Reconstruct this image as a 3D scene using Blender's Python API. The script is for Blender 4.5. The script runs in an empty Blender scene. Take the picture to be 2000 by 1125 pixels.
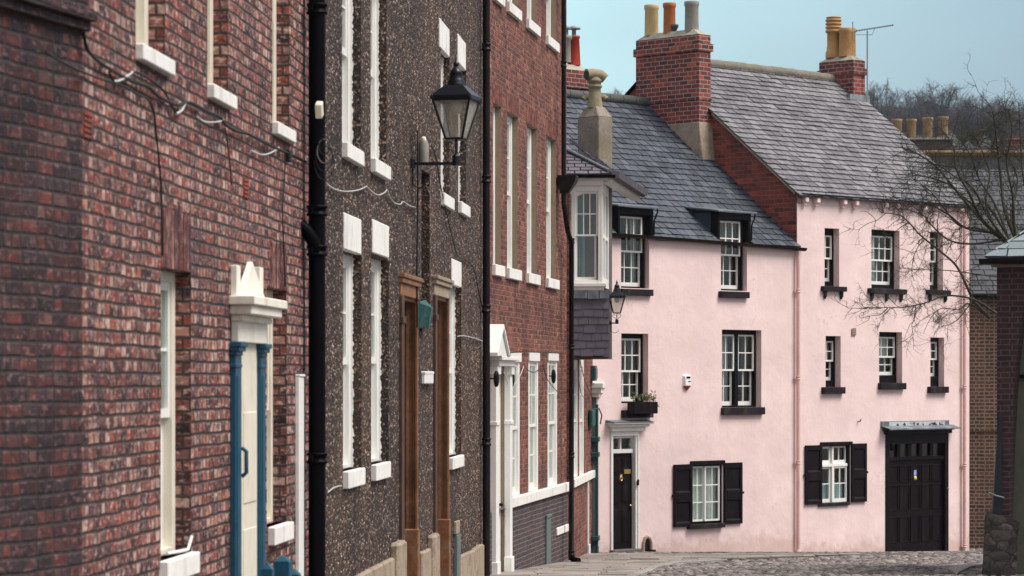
import bpy, bmesh, math, random
from mathutils import Vector, Matrix
random.seed(7)
R = math.radians
sc = bpy.context.scene
C = sc.collection

# ------------------------------------------------------------------ camera, sky, sun, exposure
CZ = 3.55                      # camera height above the foot of the pink house
F, CX, HY = 5555.6, 1000.0, 742.0
cam = bpy.data.objects.new("camera", bpy.data.cameras.new("camera"))
C.objects.link(cam)
cam.location = (0, 0, CZ); cam.rotation_euler = (R(90), 0, 0)
cam.data.lens = 100; cam.data.sensor_width = 36; cam.data.shift_y = (HY - 562.5) / 2000
cam.data.clip_end = 5000; cam.data.clip_start = 0.5
cam.data.dof.use_dof = True; cam.data.dof.focus_distance = 56; cam.data.dof.aperture_fstop = 5.0
sc.camera = cam
sc.view_settings.view_transform = 'Standard'; sc.view_settings.look = 'None'
sc.view_settings.exposure = 0.57; sc.view_settings.gamma = 1.0
sc.cycles.use_denoising = True
sc.cycles.max_bounces = 8; sc.cycles.transparent_max_bounces = 16

SUN_AZ, SUN_EL = 106.0, 56.0
w = bpy.data.worlds.new("World"); sc.world = w; w.use_nodes = True
nt = w.node_tree; nt.nodes.clear()
out = nt.nodes.new('ShaderNodeOutputWorld'); bg = nt.nodes.new('ShaderNodeBackground')
sky = nt.nodes.new('ShaderNodeTexSky'); sky.sky_type = 'NISHITA'; sky.sun_disc = False
sky.sun_elevation = R(SUN_EL); sky.sun_rotation = R(SUN_AZ)
sky.air_density = 1.0; sky.dust_density = 2.0; sky.ozone_density = 1.0
tc = nt.nodes.new('ShaderNodeTexCoord'); sep = nt.nodes.new('ShaderNodeSeparateXYZ')
nt.links.new(tc.outputs['Generated'], sep.inputs[0])
# thin overcast veil: vignette and grading put into its colour, darker to the right (by direction and height)
mr = nt.nodes.new('ShaderNodeMapRange'); mr.inputs[1].default_value = 0.0; mr.inputs[2].default_value = 0.22
nt.links.new(sep.outputs[0], mr.inputs[0])
vr = nt.nodes.new('ShaderNodeValToRGB')
vr.color_ramp.elements[0].position = 0.0; vr.color_ramp.elements[0].color = (4.95, 7.4, 7.8, 1)
vr.color_ramp.elements[1].position = 1.0; vr.color_ramp.elements[1].color = (2.2, 3.0, 3.75, 1)
nt.links.new(mr.outputs[0], vr.inputs[0])
mz = nt.nodes.new('ShaderNodeMapRange'); mz.inputs[1].default_value = 0.06; mz.inputs[2].default_value = 0.16
mz.inputs[3].default_value = 0.8; mz.inputs[4].default_value = 1.0
nt.links.new(sep.outputs[2], mz.inputs[0])
cn = nt.nodes.new('ShaderNodeTexNoise'); cn.inputs['Scale'].default_value = 9; cn.inputs['Detail'].default_value = 4
cmap = nt.nodes.new('ShaderNodeMapping'); cmap.inputs['Scale'].default_value = (1, 1, 2.6); nt.links.new(tc.outputs['Generated'], cmap.inputs[0]); nt.links.new(cmap.outputs[0], cn.inputs['Vector'])
cr_ = nt.nodes.new('ShaderNodeMapRange'); cr_.inputs[1].default_value = .3; cr_.inputs[2].default_value = .7; cr_.inputs[3].default_value = .93; cr_.inputs[4].default_value = 1.06
nt.links.new(cn.outputs[0], cr_.inputs[0])
cm_ = nt.nodes.new('ShaderNodeMath'); cm_.operation = 'MULTIPLY'; nt.links.new(cr_.outputs[0], cm_.inputs[0]); nt.links.new(mz.outputs[0], cm_.inputs[1])
vm = nt.nodes.new('ShaderNodeVectorMath'); vm.operation = 'SCALE'
nt.links.new(vr.outputs[0], vm.inputs[0]); nt.links.new(cm_.outputs[0], vm.inputs[3])
# the cloud sheet is whiter and brighter overhead
mh = nt.nodes.new('ShaderNodeMapRange'); mh.inputs[1].default_value = 0.2; mh.inputs[2].default_value = 0.6; mh.interpolation_type = 'SMOOTHSTEP'
nt.links.new(sep.outputs[2], mh.inputs[0])
mo = nt.nodes.new('ShaderNodeMix'); mo.data_type = 'RGBA'; mo.inputs[7].default_value = (7.2, 7.2, 7.3, 1)
nt.links.new(mh.outputs[0], mo.inputs[0]); nt.links.new(vm.outputs[0], mo.inputs[6])
# behind the camera the low sky is a flatter grey, set for window reflections
ms_ = nt.nodes.new('ShaderNodeMapRange'); ms_.inputs[1].default_value = 0.25; ms_.inputs[2].default_value = -0.35; ms_.interpolation_type = 'SMOOTHSTEP'
nt.links.new(sep.outputs[1], ms_.inputs[0])
mg = nt.nodes.new('ShaderNodeMix'); mg.data_type = 'RGBA'; mg.inputs[7].default_value = (4.4, 4.5, 4.7, 1)
nt.links.new(ms_.outputs[0], mg.inputs[0]); nt.links.new(vm.outputs[0], mg.inputs[6]); nt.links.new(mg.outputs[2], mo.inputs[6])
mx = nt.nodes.new('ShaderNodeMix'); mx.data_type = 'RGBA'; mx.inputs[0].default_value = 0.8
nt.links.new(sky.outputs[0], mx.inputs[6]); nt.links.new(mo.outputs[2], mx.inputs[7])
nt.links.new(mx.outputs[2], bg.inputs[0]); bg.inputs[1].default_value = 0.10
nt.links.new(bg.outputs[0], out.inputs[0])

sl = bpy.data.lights.new("sun", 'SUN'); sl.energy = 2.9; sl.angle = R(30); sl.color = (1.0, 0.94, 0.86)
so = bpy.data.objects.new("sun", sl); C.objects.link(so)
so.rotation_euler = (R(90 - SUN_EL), 0, R(180 - SUN_AZ))
so.location = (30, -20, 40)

# ------------------------------------------------------------------ helpers
def P(px, py, Y):
    return Vector(((px - CX) / F * Y, Y, CZ + (HY - py) / F * Y))

GP = [(-60, 3.6), (0, 2.1), (20, 1.43), (43, .565), (52.5, .19), (58.9, -.02), (63.35, -.30), (67.75, -.53), (75, -.75), (100, -1.0), (5000, -1.0)]
def gz(Y):
    for (a, za), (b, zb) in zip(GP, GP[1:]):
        if Y <= b:
            return za + (zb - za) * (Y - a) / (b - a)
    return -1.0
def gpt(px, py):
    lo, hi = 10.0, 90.0
    for _ in range(50):
        m = (lo + hi) / 2
        if CZ + (HY - py) / F * m > gz(m): lo = m
        else: hi = m
    return ((px - CX) / F * lo, lo)

def tag(o, label=None, cat=None, group=None, kind=None):
    if label: o['label'] = label
    if cat: o['category'] = cat
    if group: o['group'] = group
    if kind: o['kind'] = kind
    return o
def thing(name, label, cat, loc=(0, 0, 0), rz=0, group=None):
    o = bpy.data.objects.new(name, None); C.objects.link(o); o.empty_display_size = .3
    o.location = loc; o.rotation_euler = (0, 0, rz)
    return tag(o, label, cat, group)

class MB:
    """collects faces, links them as one mesh object; box() takes (along, out of the wall, up)"""
    def __init__(s): s.v = []; s.f = []; s.m = []; s.s = []
    def add(s, vs, fs, mi=0, smooth=False):
        b = len(s.v); s.v += [tuple(v) for v in vs]
        for f in fs:
            s.f.append(tuple(b + i for i in f)); s.m.append(mi); s.s.append(smooth)
    def quad(s, a, b, c, d, mi=0): s.add([a, b, c, d], [(0, 1, 2, 3)], mi)
    def box(s, x0, x1, o0, o1, z0, z1, mi=0):
        y0, y1 = -o1, -o0
        vs = [(x0, y0, z0), (x1, y0, z0), (x1, y1, z0), (x0, y1, z0), (x0, y0, z1), (x1, y0, z1), (x1, y1, z1), (x0, y1, z1)]
        s.add(vs, [(0, 3, 2, 1), (4, 5, 6, 7), (0, 1, 5, 4), (1, 2, 6, 5), (2, 3, 7, 6), (3, 0, 4, 7)], mi)
    def obox(s, c, ax, ay, az, mi=0):
        """box by centre and three half-axis vectors"""
        c = Vector(c); vs = []
        for k in (-1, 1):
            for (i, j) in ((-1, -1), (1, -1), (1, 1), (-1, 1)):
                vs.append(c + ax * i + ay * j + az * k)
        s.add(vs, [(0, 3, 2, 1), (4, 5, 6, 7), (0, 1, 5, 4), (1, 2, 6, 5), (2, 3, 7, 6), (3, 0, 4, 7)], mi)
    def prism(s, poly, y0, y1, mi=0):
        """polygon in (x,z) extruded along local y"""
        n = len(poly)
        vs = [(x, y0, z) for x, z in poly] + [(x, y1, z) for x, z in poly]
        s.add(vs, [tuple(range(n)), tuple(range(2 * n - 1, n - 1, -1))] + [(i, i + n, (i + 1) % n + n, (i + 1) % n) for i in range(n)], mi)
    def extr(s, poly, vec, mi=0):
        n = len(poly); vec = Vector(vec)
        vs = [Vector(p) for p in poly] + [Vector(p) + vec for p in poly]
        s.add(vs, [tuple(range(n)), tuple(range(2 * n - 1, n - 1, -1))] + [(i, i + n, (i + 1) % n + n, (i + 1) % n) for i in range(n)], mi)
    def tube(s, pts, rad, n=8, mi=0, cap=True, smooth=True):
        pts = [Vector(p) for p in pts]
        rs = rad if isinstance(rad, (list, tuple)) else [rad] * len(pts)
        rings = []; prev = None
        for i, p in enumerate(pts):
            t = (pts[min(i + 1, len(pts) - 1)] - pts[max(i - 1, 0)])
            if t.length < 1e-9: t = Vector((0, 0, 1))
            t.normalize()
            if prev is None:
                a = Vector((0, 0, 1)) if abs(t.z) < .9 else Vector((1, 0, 0))
                u = t.cross(a).normalized()
            else:
                u = prev - t * prev.dot(t)
                u = u.normalized() if u.length > 1e-6 else t.orthogonal().normalized()
            prev = u; vv = t.cross(u)
            rings.append([p + (u * math.cos(2 * math.pi * k / n) + vv * math.sin(2 * math.pi * k / n)) * rs[i] for k in range(n)])
        vs = [q for r in rings for q in r]; fs = []
        for i in range(len(pts) - 1):
            for k in range(n):
                fs.append((i * n + k, i * n + (k + 1) % n, (i + 1) * n + (k + 1) % n, (i + 1) * n + k))
        s.add(vs, fs, mi, smooth)
        if cap:
            s.add(rings[0], [tuple(range(n - 1, -1, -1))], mi); s.add(rings[-1], [tuple(range(n))], mi)
    def lathe(s, prof, c, n=20, mi=0, rot=0, sx=1, smooth=True):
        """profile [(r,z)] turned about a vertical axis at c"""
        cx, cy, cz = c; vs = []; fs = []
        for r, z in prof:
            for k in range(n):
                a = rot + 2 * math.pi * k / n
                vs.append((cx + r * math.cos(a) * sx, cy + r * math.sin(a), cz + z))
        for i in range(len(prof) - 1):
            for k in range(n):
                fs.append((i * n + k, i * n + (k + 1) % n, (i + 1) * n + (k + 1) % n, (i + 1) * n + k))
        s.add(vs, fs, mi, smooth)
        if prof[0][0] > .002: s.add(vs[:n], [tuple(range(n - 1, -1, -1))], mi)
        if prof[-1][0] > .002: s.add(vs[-n:], [tuple(range(n))], mi)
    def build(s, name, mats, parent=None, bevel=0, world=False, oz=0.0):
        me = bpy.data.meshes.new(name)
        if oz: s.v = [(x, y, z - oz) for x, y, z in s.v]
        me.from_pydata(s.v, [], s.f)
        if not isinstance(mats, (list, tuple)): mats = [mats]
        for m in mats: me.materials.append(m)
        me.polygons.foreach_set('material_index', s.m); me.polygons.foreach_set('use_smooth', s.s)
        me.update()
        uv = me.uv_layers.new(name='UVMap'); ud = uv.data
        for p in me.polygons:
            n = p.normal; ax, ay, az = abs(n.x), abs(n.y), abs(n.z)
            for li in p.loop_indices:
                co = me.vertices[me.loops[li].vertex_index].co
                if az > ax and az > ay: ud[li].uv = (co.x, co.y)
                elif ax > ay: ud[li].uv = (co.y, co.z)
                else: ud[li].uv = (co.x, co.z)
        o = bpy.data.objects.new(name, me); C.objects.link(o)
        if parent is not None: o.parent = parent
        if bevel:
            b = o.modifiers.new('bevel', 'BEVEL'); b.width = bevel; b.segments = 1; b.limit_method = 'ANGLE'; b.angle_limit = R(40)
        return o

class House:
    """a straight facade: O start point, d direction along it, outside to the right of d"""
    def __init__(s, name, label, O, d, cat='house', group='terraced houses along the lane'):
        s.O = Vector(O); s.d = Vector(d).normalized(); s.n = Vector((s.d.y, -s.d.x))
        s.gz = gz(O[1]); s.root = thing(name, label, cat, (O[0], O[1], s.gz), math.atan2(s.d.y, s.d.x), group)
    def S(s, px, o=0.0):
        k = (px - CX) / F; q = s.O + s.n * o
        return (k * q.y - q.x) / (s.d.x - k * s.d.y)
    def Y(s, t, o=0.0): return (s.O + s.n * o + s.d * t).y
    def Z(s, px, py, o=0.0): return CZ + (HY - py) / F * s.Y(s.S(px, o), o)
    def W(s, t, o, z):
        q = s.O + s.d * t + s.n * o; return Vector((q.x, q.y, z))
    def put(s, mb, name, mats, parent=None, bevel=0): return mb.build(name, mats, parent or s.root, bevel, oz=s.gz)

def grid_wall(mb, s0, s1, z0, z1, opens, mi=0, rmi=None, o=0.0):
    """a flat wall with rectangular openings (a,b,c,d,depth) and their reveals"""
    xs = sorted(set([s0, s1] + [v for q in opens for v in q[:2] if s0 < v < s1]))
    zs = sorted(set([z0, z1] + [v for q in opens for v in q[2:4] if z0 < v < z1]))
    for a, b in zip(xs, xs[1:]):
        for c, d in zip(zs, zs[1:]):
            mx_, mz_ = (a + b) / 2, (c + d) / 2
            if any(q[0] < mx_ < q[1] and q[2] < mz_ < q[3] for q in opens): continue
            mb.quad((a, -o, c), (b, -o, c), (b, -o, d), (a, -o, d), mi)
    r = mi if rmi is None else rmi
    for q in opens:
        a, b, c, d, e = q[:5]; d = min(d, z1); y0, y1 = -o, -o + e + .12
        mb.quad((a, y0, c), (a, y0, d), (a, y1, d), (a, y1, c), r)
        mb.quad((b, y0, c), (b, y1, c), (b, y1, d), (b, y0, d), r)
        mb.quad((a, y0, d), (b, y0, d), (b, y1, d), (a, y1, d), r)
        mb.quad((a, y0, c), (a, y1, c), (b, y1, c), (b, y0, c), r)
def body(mb, s0, s1, z0, z1, depth, mi=0):
    """end walls, back wall"""
    mb.quad((s0, 0, z0), (s0, 0, z1), (s0, depth, z1), (s0, depth, z0), mi)
    mb.quad((s1, 0, z0), (s1, depth, z0), (s1, depth, z1), (s1, 0, z1), mi)
    mb.quad((s0, depth, z0), (s0, depth, z1), (s1, depth, z1), (s1, depth, z0), mi)

# ------------------------------------------------------------------ materials
class NT:
    def __init__(s, name):
        s.m = bpy.data.materials.new(name); s.m.use_nodes = True; s.t = s.m.node_tree; s.t.nodes.clear()
        s.out = s.t.nodes.new('ShaderNodeOutputMaterial'); s.b = s.t.nodes.new('ShaderNodeBsdfPrincipled')
        s.t.links.new(s.b.outputs[0], s.out.inputs[0])
    def n(s, typ, ins=None, **kw):
        nd = s.t.nodes.new('ShaderNode' + typ)
        for k, v in kw.items(): setattr(nd, k, v)
        for k, v in (ins or {}).items(): s.set(nd.inputs[k], v)
        return nd
    def set(s, sock, v):
        if hasattr(v, 'is_output') or isinstance(v, bpy.types.NodeSocket): s.t.links.new(v, sock)
        elif isinstance(v, tuple) and len(v) == 3 and sock.type == 'RGBA': sock.default_value = (*v, 1)
        else: sock.default_value = v
    def mix(s, f, a, b, bt='MIX'):
        nd = s.t.nodes.new('ShaderNodeMix'); nd.data_type = 'RGBA'; nd.blend_type = bt
        s.set(nd.inputs[0], f); s.set(nd.inputs[6], a); s.set(nd.inputs[7], b); return nd.outputs[2]
    def math(s, op, a, b=0.0):
        nd = s.t.nodes.new('ShaderNodeMath'); nd.operation = op; s.set(nd.inputs[0], a); s.set(nd.inputs[1], b); return nd.outputs[0]
    def ramp(s, f, stops, const=False):
        nd = s.t.nodes.new('ShaderNodeValToRGB'); cr = nd.color_ramp
        if const: cr.interpolation = 'CONSTANT'
        while len(cr.elements) < len(stops): cr.elements.new(.5)
        for e, (p, c) in zip(cr.elements, stops):
            e.position = p; e.color = (*c, 1) if len(c) == 3 else c
        s.set(nd.inputs[0], f); return nd.outputs[0]
    def noise(s, scale, vec=None, det=3, rough=.55, typ=None):
        nd = s.t.nodes.new('ShaderNodeTexNoise'); nd.inputs['Scale'].default_value = scale
        nd.inputs['Detail'].default_value = det; nd.inputs['Roughness'].default_value = rough
        s.t.links.new(vec or s.obj(), nd.inputs['Vector']); return nd.outputs[0]
    def obj(s): return s.n('TexCoord').outputs['Object']
    def uv(s): return s.n('TexCoord').outputs['UV']
    def scaled(s, vec, sx, sy, sz): return s.n('Mapping', {'Vector': vec, 'Scale': (sx, sy, sz)}).outputs[0]
    def bump(s, h, st=.3, dist=.01, normal=None):
        nd = s.n('Bump', {'Height': h, 'Strength': st, 'Distance': dist})
        if normal is not None: s.set(nd.inputs['Normal'], normal)
        return nd.outputs[0]
    def fin(s, col, rough=.7, bump=None, metal=0, spec=.4, coat=0):
        s.set(s.b.inputs['Base Color'], col); s.set(s.b.inputs['Roughness'], rough); s.b.inputs['Metallic'].default_value = metal
        s.b.inputs['Specular IOR Level'].default_value = spec
        if coat: s.b.inputs['Coat Weight'].default_value = coat
        if bump is not None: s.set(s.b.inputs['Normal'], bump)
        return s.m

def paint(name, col, rough=.45, var=.12, scale=9, bumpst=.12, dirt=None, dirt_amt=.0, spec=.4):
    t = NT(name); o = t.obj()
    n1 = t.noise(scale, o, 5, .6); n2 = t.noise(scale * .17, o, 3)
    c = t.mix(t.ramp(n1, [(.3, (0, 0, 0)), (.75, (1, 1, 1))]), tuple(x * (1 - var) for x in col), tuple(min(1, x * (1 + var * .5)) for x in col))
    if dirt:
        k = t.ramp(t.noise(scale * .6, t.scaled(o, 1, 1, .35), 6, .7), [(.52, (0, 0, 0)), (.7, (1, 1, 1))])
        c = t.mix(t.math('MULTIPLY', k, dirt_amt), c, dirt)
    r = t.math('ADD', t.math('MULTIPLY', n2, .25), rough - .12)
    return t.fin(c, r, t.bump(t.noise(scale * 5, o, 4), bumpst, .004), spec=spec)

def brick(name, pal, mortar, bw=.235, bh=.085, ms=.011, speck=((.62, .45, .36), .35), dark=((.05, .035, .035), .5), stain=.35, bump=.8, squash=.55, smooth=.35, var=1.0):
    t = NT(name); u = t.uv(); o = t.obj()
    wob = t.n('VectorMath', {0: t.n('VectorMath', {0: t.n('TexNoise', {'Vector': u, 'Scale': 3.0, 'Detail': 3.0}).outputs[1], 1: (.5, .5, .5)}, operation='SUBTRACT').outputs[0], 'Scale': .03}, operation='SCALE').outputs[0]
    v = t.n('VectorMath', {0: u, 1: wob}, operation='ADD').outputs[0]
    br = t.n('TexBrick', {'Vector': v, 'Scale': 1.0, 'Color1': (0, 0, 0), 'Color2': (1, 1, 1), 'Mortar': (0.5, .5, .5), 'Mortar Size': ms, 'Mortar Smooth': smooth, 'Bias': 0.0, 'Brick Width': bw, 'Row Height': bh})
    br.offset = .5; br.squash = squash; br.squash_frequency = 2
    n = len(pal)
    col = t.ramp(br.outputs[0], [(i / (n - 1) if n > 1 else 0, c) for i, c in enumerate(pal)])
    fine = t.noise(1, t.scaled(u, 13, 24, 1), 6, .72); mid = t.noise(1, t.scaled(u, 7, 13, 1), 5, .65); big = t.noise(1.3, o, 6, .68)
    col = t.mix(t.math('MULTIPLY', t.ramp(fine, [(.52, (0, 0, 0)), (.60, (1, 1, 1))]), speck[1]), col, speck[0])
    col = t.mix(t.math('MULTIPLY', t.ramp(mid, [(.5, (0, 0, 0)), (.60, (1, 1, 1))]), dark[1]), col, dark[0])
    mcol = t.mix(t.noise(20, u, 5, .7), tuple(x * .6 for x in mortar), tuple(x * 1.35 for x in mortar))
    col = t.mix(br.outputs[1], col, mcol)
    st = t.ramp(big, [(.38, (1, 1, 1)), (.66, (1 - stain, 1 - stain, 1 - stain * .9))])
    col = t.mix(1.0, col, st, 'MULTIPLY')
    h = t.math('ADD', t.math('MULTIPLY', t.math('SUBTRACT', 1.0, br.outputs[1]), 1.0), t.math('MULTIPLY', t.noise(45, u, 6, .7), .9))
    h = t.math('ADD', h, t.math('MULTIPLY', br.outputs[0], .35))
    return t.fin(col, .78, t.bump(h, bump, .008), spec=.35)

def slate(name, pal, rough=.55, moss=.25, streak=.4):
    t = NT(name); o = t.obj(); isl = t.n('NewGeometry').outputs['Random Per Island']
    n = len(pal)
    col = t.ramp(isl, [(i / (n - 1), c) for i, c in enumerate(pal)])
    f = t.noise(26, o, 6, .7); g = t.noise(1.3, o, 4, .65); l = t.noise(60, o, 3, .7)
    col = t.mix(t.math('MULTIPLY', t.ramp(f, [(.45, (0, 0, 0)), (.7, (1, 1, 1))]), streak), col, tuple(x * 1.7 for x in pal[-1]))
    col = t.mix(t.math('MULTIPLY', t.ramp(g, [(.45, (0, 0, 0)), (.72, (1, 1, 1))]), .45), col, tuple(x * .55 for x in pal[0]))
    col = t.mix(t.math('MULTIPLY', t.ramp(l, [(.6, (0, 0, 0)), (.7, (1, 1, 1))]), moss), col, (.16, .17, .08))
    return t.fin(col, t.math('ADD', t.math('MULTIPLY', f, .3), rough - .15), t.bump(f, .35, .006), spec=.5)

def stone(name, pal, sc_=6, moss=None, rough=.85, bump=.6, isl=False):
    t = NT(name); o = t.obj()
    f = t.noise(sc_, o, 6, .65); g = t.noise(sc_ * 7, o, 5, .7)
    if isl: f = t.math('ADD', t.math('MULTIPLY', f, .45), t.math('MULTIPLY', t.n('NewGeometry').outputs['Random Per Island'], .55))
    n = len(pal); col = t.ramp(f, [(.25 + .5 * i / (n - 1), c) for i, c in enumerate(pal)])
    col = t.mix(t.math('MULTIPLY', t.ramp(g, [(.45, (0, 0, 0)), (.65, (1, 1, 1))]), .4), col, tuple(x * .5 for x in pal[0]))
    if moss: col = t.mix(t.math('MULTIPLY', t.ramp(t.noise(sc_ * .8, o, 6, .7), [(.5, (0, 0, 0)), (.62, (1, 1, 1))]), moss[1]), col, moss[0])
    return t.fin(col, rough, t.bump(t.math('ADD', f, g), bump, .01), spec=.3)

def pebbledash(name, sx):
    t = NT(name); o = t.obj(); u = t.uv()
    vo = t.n('TexVoronoi', {'Vector': t.scaled(u, sx, 1, 1), 'Scale': 47.0, 'Randomness': 1.0})
    sv = t.n('SeparateColor', {0: vo.outputs['Color']}).outputs[0]
    col = t.ramp(sv, [(0, (.010, .008, .009)), (.45, (.026, .018, .018)), (.70, (.058, .040, .036)), (.84, (.13, .082, .058)), (.94, (.28, .20, .15)), (1, (.52, .44, .39))])
    g = t.noise(.8, t.scaled(o, 1, 1, .3), 5, .6)
    col = t.mix(1.0, col, t.ramp(g, [(.3, (.5, .5, .56)), (.7, (1.3, 1.14, .98))]), 'MULTIPLY')
    bs = t.noise(1.5, t.scaled(o, .6, 1, .16), 5, .65)          # long brown run-off streaks
    col = t.mix(t.math('MULTIPLY', t.ramp(bs, [(.46, (0, 0, 0)), (.66, (1, 1, 1))]), .22), col, (.115, .072, .046))
    ds = t.noise(2.2, t.scaled(o, .8, 1, .22), 5, .65)
    col = t.mix(t.math('MULTIPLY', t.ramp(ds, [(.54, (0, 0, 0)), (.70, (1, 1, 1))]), .35), col, (.018, .014, .015))
    h = t.math('ADD', t.math('SUBTRACT', 1.0, t.math('MULTIPLY', vo.outputs['Distance'], 1.0)), t.math('MULTIPLY', t.noise(14, u, 4), .6))
    return t.fin(col, .8, t.bump(h, .9, .016), spec=.35)

def plaster(name, col):
    t = NT(name); o = t.obj()
    a = t.noise(1.1, o, 5, .6); b = t.noise(7, t.scaled(o, 1, 1, .6), 5, .65); c3 = t.noise(40, o, 4, .6)
    c = t.mix(t.ramp(a, [(.35, (0, 0, 0)), (.68, (1, 1, 1))]), tuple(x * .90 for x in col), tuple(min(.92, x * 1.04) for x in col))
    c = t.mix(t.math('MULTIPLY', t.ramp(b, [(.55, (0, 0, 0)), (.75, (1, 1, 1))]), .22), c, (col[0] * .78, col[1] * .70, col[2] * .66))
    sk = t.noise(4.5, t.scaled(o, 1, 1, .07), 4, .6)
    c = t.mix(t.math('MULTIPLY', t.ramp(sk, [(.56, (0, 0, 0)), (.72, (1, 1, 1))]), .22), c, (col[0] * .80, col[1] * .72, col[2] * .70))
    # splash-back dirt along the foot of the wall: a ragged band of its own
    z = t.n('SeparateXYZ', {0: o}).outputs[2]
    band = t.math('ADD', t.math('MULTIPLY', z, -1.5), t.math('MULTIPLY', t.noise(3.5, o, 6, .75), 1.9))
    c = t.mix(t.math('MULTIPLY', t.ramp(band, [(.55, (0, 0, 0)), (1.15, (1, 1, 1))]), .45), c, (.42, .27, .22))
    vein = t.n('TexVoronoi', {'Vector': t.n('VectorMath', {0: o, 1: t.n('VectorMath', {0: t.n('TexNoise', {'Vector': o, 'Scale': 2.5, 'Detail': 4.0}).outputs[1], 'Scale': .9}, operation='SCALE').outputs[0]}, operation='ADD').outputs[0], 'Scale': .55}, feature='DISTANCE_TO_EDGE')
    crack = t.ramp(vein.outputs[0], [(0, (1, 1, 1)), (.012, (0, 0, 0))])
    c = t.mix(t.math('MULTIPLY', t.math('MULTIPLY', crack, t.ramp(a, [(.5, (0, 0, 0)), (.6, (1, 1, 1))])), .35), c, (.45, .28, .25))
    h = t.math('ADD', t.math('MULTIPLY', a, 3.0), t.math('ADD', t.math('MULTIPLY', b, .8), t.math('MULTIPLY', c3, .35)))
    return t.fin(c, .75, t.bump(h, .45, .02), spec=.25)

def glass(name, tint=(.86, .9, .88)):
    t = NT(name); t.t.nodes.remove(t.b)
    tr = t.n('BsdfTransparent', {0: tint}); o = t.obj()
    nb = t.bump(t.noise(4, o, 2), .35, .012)
    gl = t.n('BsdfGlossy', {'Color': (.92, .95, .95), 'Roughness': .03, 'Normal': nb})
    fr = t.n('LayerWeight', {'Blend': .5, 'Normal': nb})       # facing term: the same from both sides of a pane
    f = t.math('ADD', t.math('MULTIPLY', t.math('POWER', fr.outputs['Facing'], 4.0), .85), .045)
    ms = t.n('MixShader', {0: f, 1: tr.outputs[0], 2: gl.outputs[0]})
    t.t.links.new(ms.outputs[0], t.out.inputs[0]); return t.m

M = {}
M['brick_near'] = brick('weathered red brick', [(.03, .016, .02), (.13, .036, .032), (.24, .055, .042), (.38, .088, .055), (.21, .10, .10), (.08, .036, .042), (.50, .24, .18), (.22, .052, .04), (.60, .40, .34), (.30, .12, .06)], (.06, .044, .040), bw=.150, ms=.017, speck=((.85, .60, .52), .62), dark=((.028, .014, .018), .75), stain=.5, bump=1.0, squash=.75, smooth=.9)
M['brick_wing'] = brick('old brick darkened for vignette', [(.017, .011, .016), (.04, .015, .019), (.08, .022, .021), (.14, .034, .026), (.052, .029, .035), (.028, .016, .022), (.17, .075, .062)], (.036, .029, .030), bw=.20, ms=.016, smooth=.8, speck=((.36, .2, .19), .45), dark=((.025, .018, .022), .75), stain=.5)  # older red purple brick, with the vignette at the frame edge put into its palette
M['brick_georgian'] = brick('georgian orange red brick', [(.06, .02, .022), (.16, .035, .03), (.26, .06, .04), (.32, .11, .06), (.10, .03, .03), (.44, .20, .11)], (.25, .14, .11), bw=.19, bh=.08, ms=.011, speck=((.58, .24, .14), .5), dark=((.05, .014, .022), .85), stain=.6, smooth=.6)
M['brick_plinth'] = brick('blue black plinth brick', [(.03, .025, .032), (.05, .04, .048), (.07, .05, .055), (.10, .045, .04)], (.20, .16, .15), bw=.225, bh=.078, ms=.009, speck=((.2, .15, .15), .3), dark=((.02, .018, .022), .5))
M['brick_chimney'] = brick('chimney red brick', [(.05, .022, .028), (.15, .034, .036), (.23, .048, .044), (.17, .038, .038), (.30, .06, .045), (.08, .032, .04), (.26, .05, .044), (.46, .10, .05)], (.37, .285, .235), bw=.25, bh=.1, ms=.011, squash=1.0, speck=((.34, .12, .1), .25), dark=((.05, .03, .035), .5), stain=.3)
M['brick_gable'] = brick('gable red brick', [(.19, .042, .032), (.30, .06, .042), (.09, .035, .035), (.40, .085, .055), (.24, .05, .04), (.15, .042, .038)], (.28, .13, .10), bw=.26, bh=.1, ms=.008, squash=1.0, speck=((.3, .1, .07), .25), dark=((.05, .025, .025), .5))
M['brick_shaded'] = brick('shade darkened purple brick', [(.030, .014, .018), (.05, .020, .022), (.075, .026, .026), (.04, .022, .028)], (.11, .08, .08), speck=((.12, .08, .08), .25), dark=((.02, .013, .016), .5))  # shade and vignette on the gatehouse are put into this brick colour
M['brick_brown'] = brick('old brown handmade brick', [(.035, .016, .014), (.08, .03, .022), (.12, .045, .03), (.05, .028, .024), (.15, .06, .038)], (.22, .16, .115), bw=.23, bh=.09, ms=.018, speck=((.3, .2, .14), .3), dark=((.04, .028, .024), .5))
M['pebbledash'] = pebbledash('brown pebbledash', .45); M['pebbledash_rev'] = pebbledash('fine pebbledash reveal', 1.2)
M['pink'] = plaster('pink limewash render', (.80, .615, .60))
M['pink_paint'] = paint('pink pipe paint', (.72, .46, .43), .5, .12, 8, .15, (.35, .2, .17), .5)
M['white'] = paint('white gloss paint', (.80, .79, .76), .4, .06, 6, .1, (.55, .52, .46), .35)
M['white_sill'] = paint('white masonry paint', (.80, .78, .75), .6, .10, 7, .4, (.42, .39, .34), .65)
M['cream'] = paint('cream joinery paint', (.74, .69, .58), .45, .08, 6, .12, (.48, .40, .28), .45)
M['cream_stone'] = paint('cream painted stone', (.78, .74, .66), .6, .08, 5, .35, (.42, .27, .14), .5)
M['black'] = paint('black paint', (.007, .006, .008), .4, .25, 7, .15, (.03, .026, .026), .4, spec=.1)
M['sill_black'] = paint('charcoal painted stone sill', (.020, .016, .020), .6, .3, 6, .5, (.10, .09, .09), .5, spec=.12)
M['door_black'] = paint('black brown door paint', (.009, .005, .007), .36, .2, 8, .15, (.035, .028, .028), .4, spec=.12)
M['pipe_black'] = paint('black cast iron', (.003, .003, .005), .38, .3, 10, .2, spec=.05)
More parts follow.
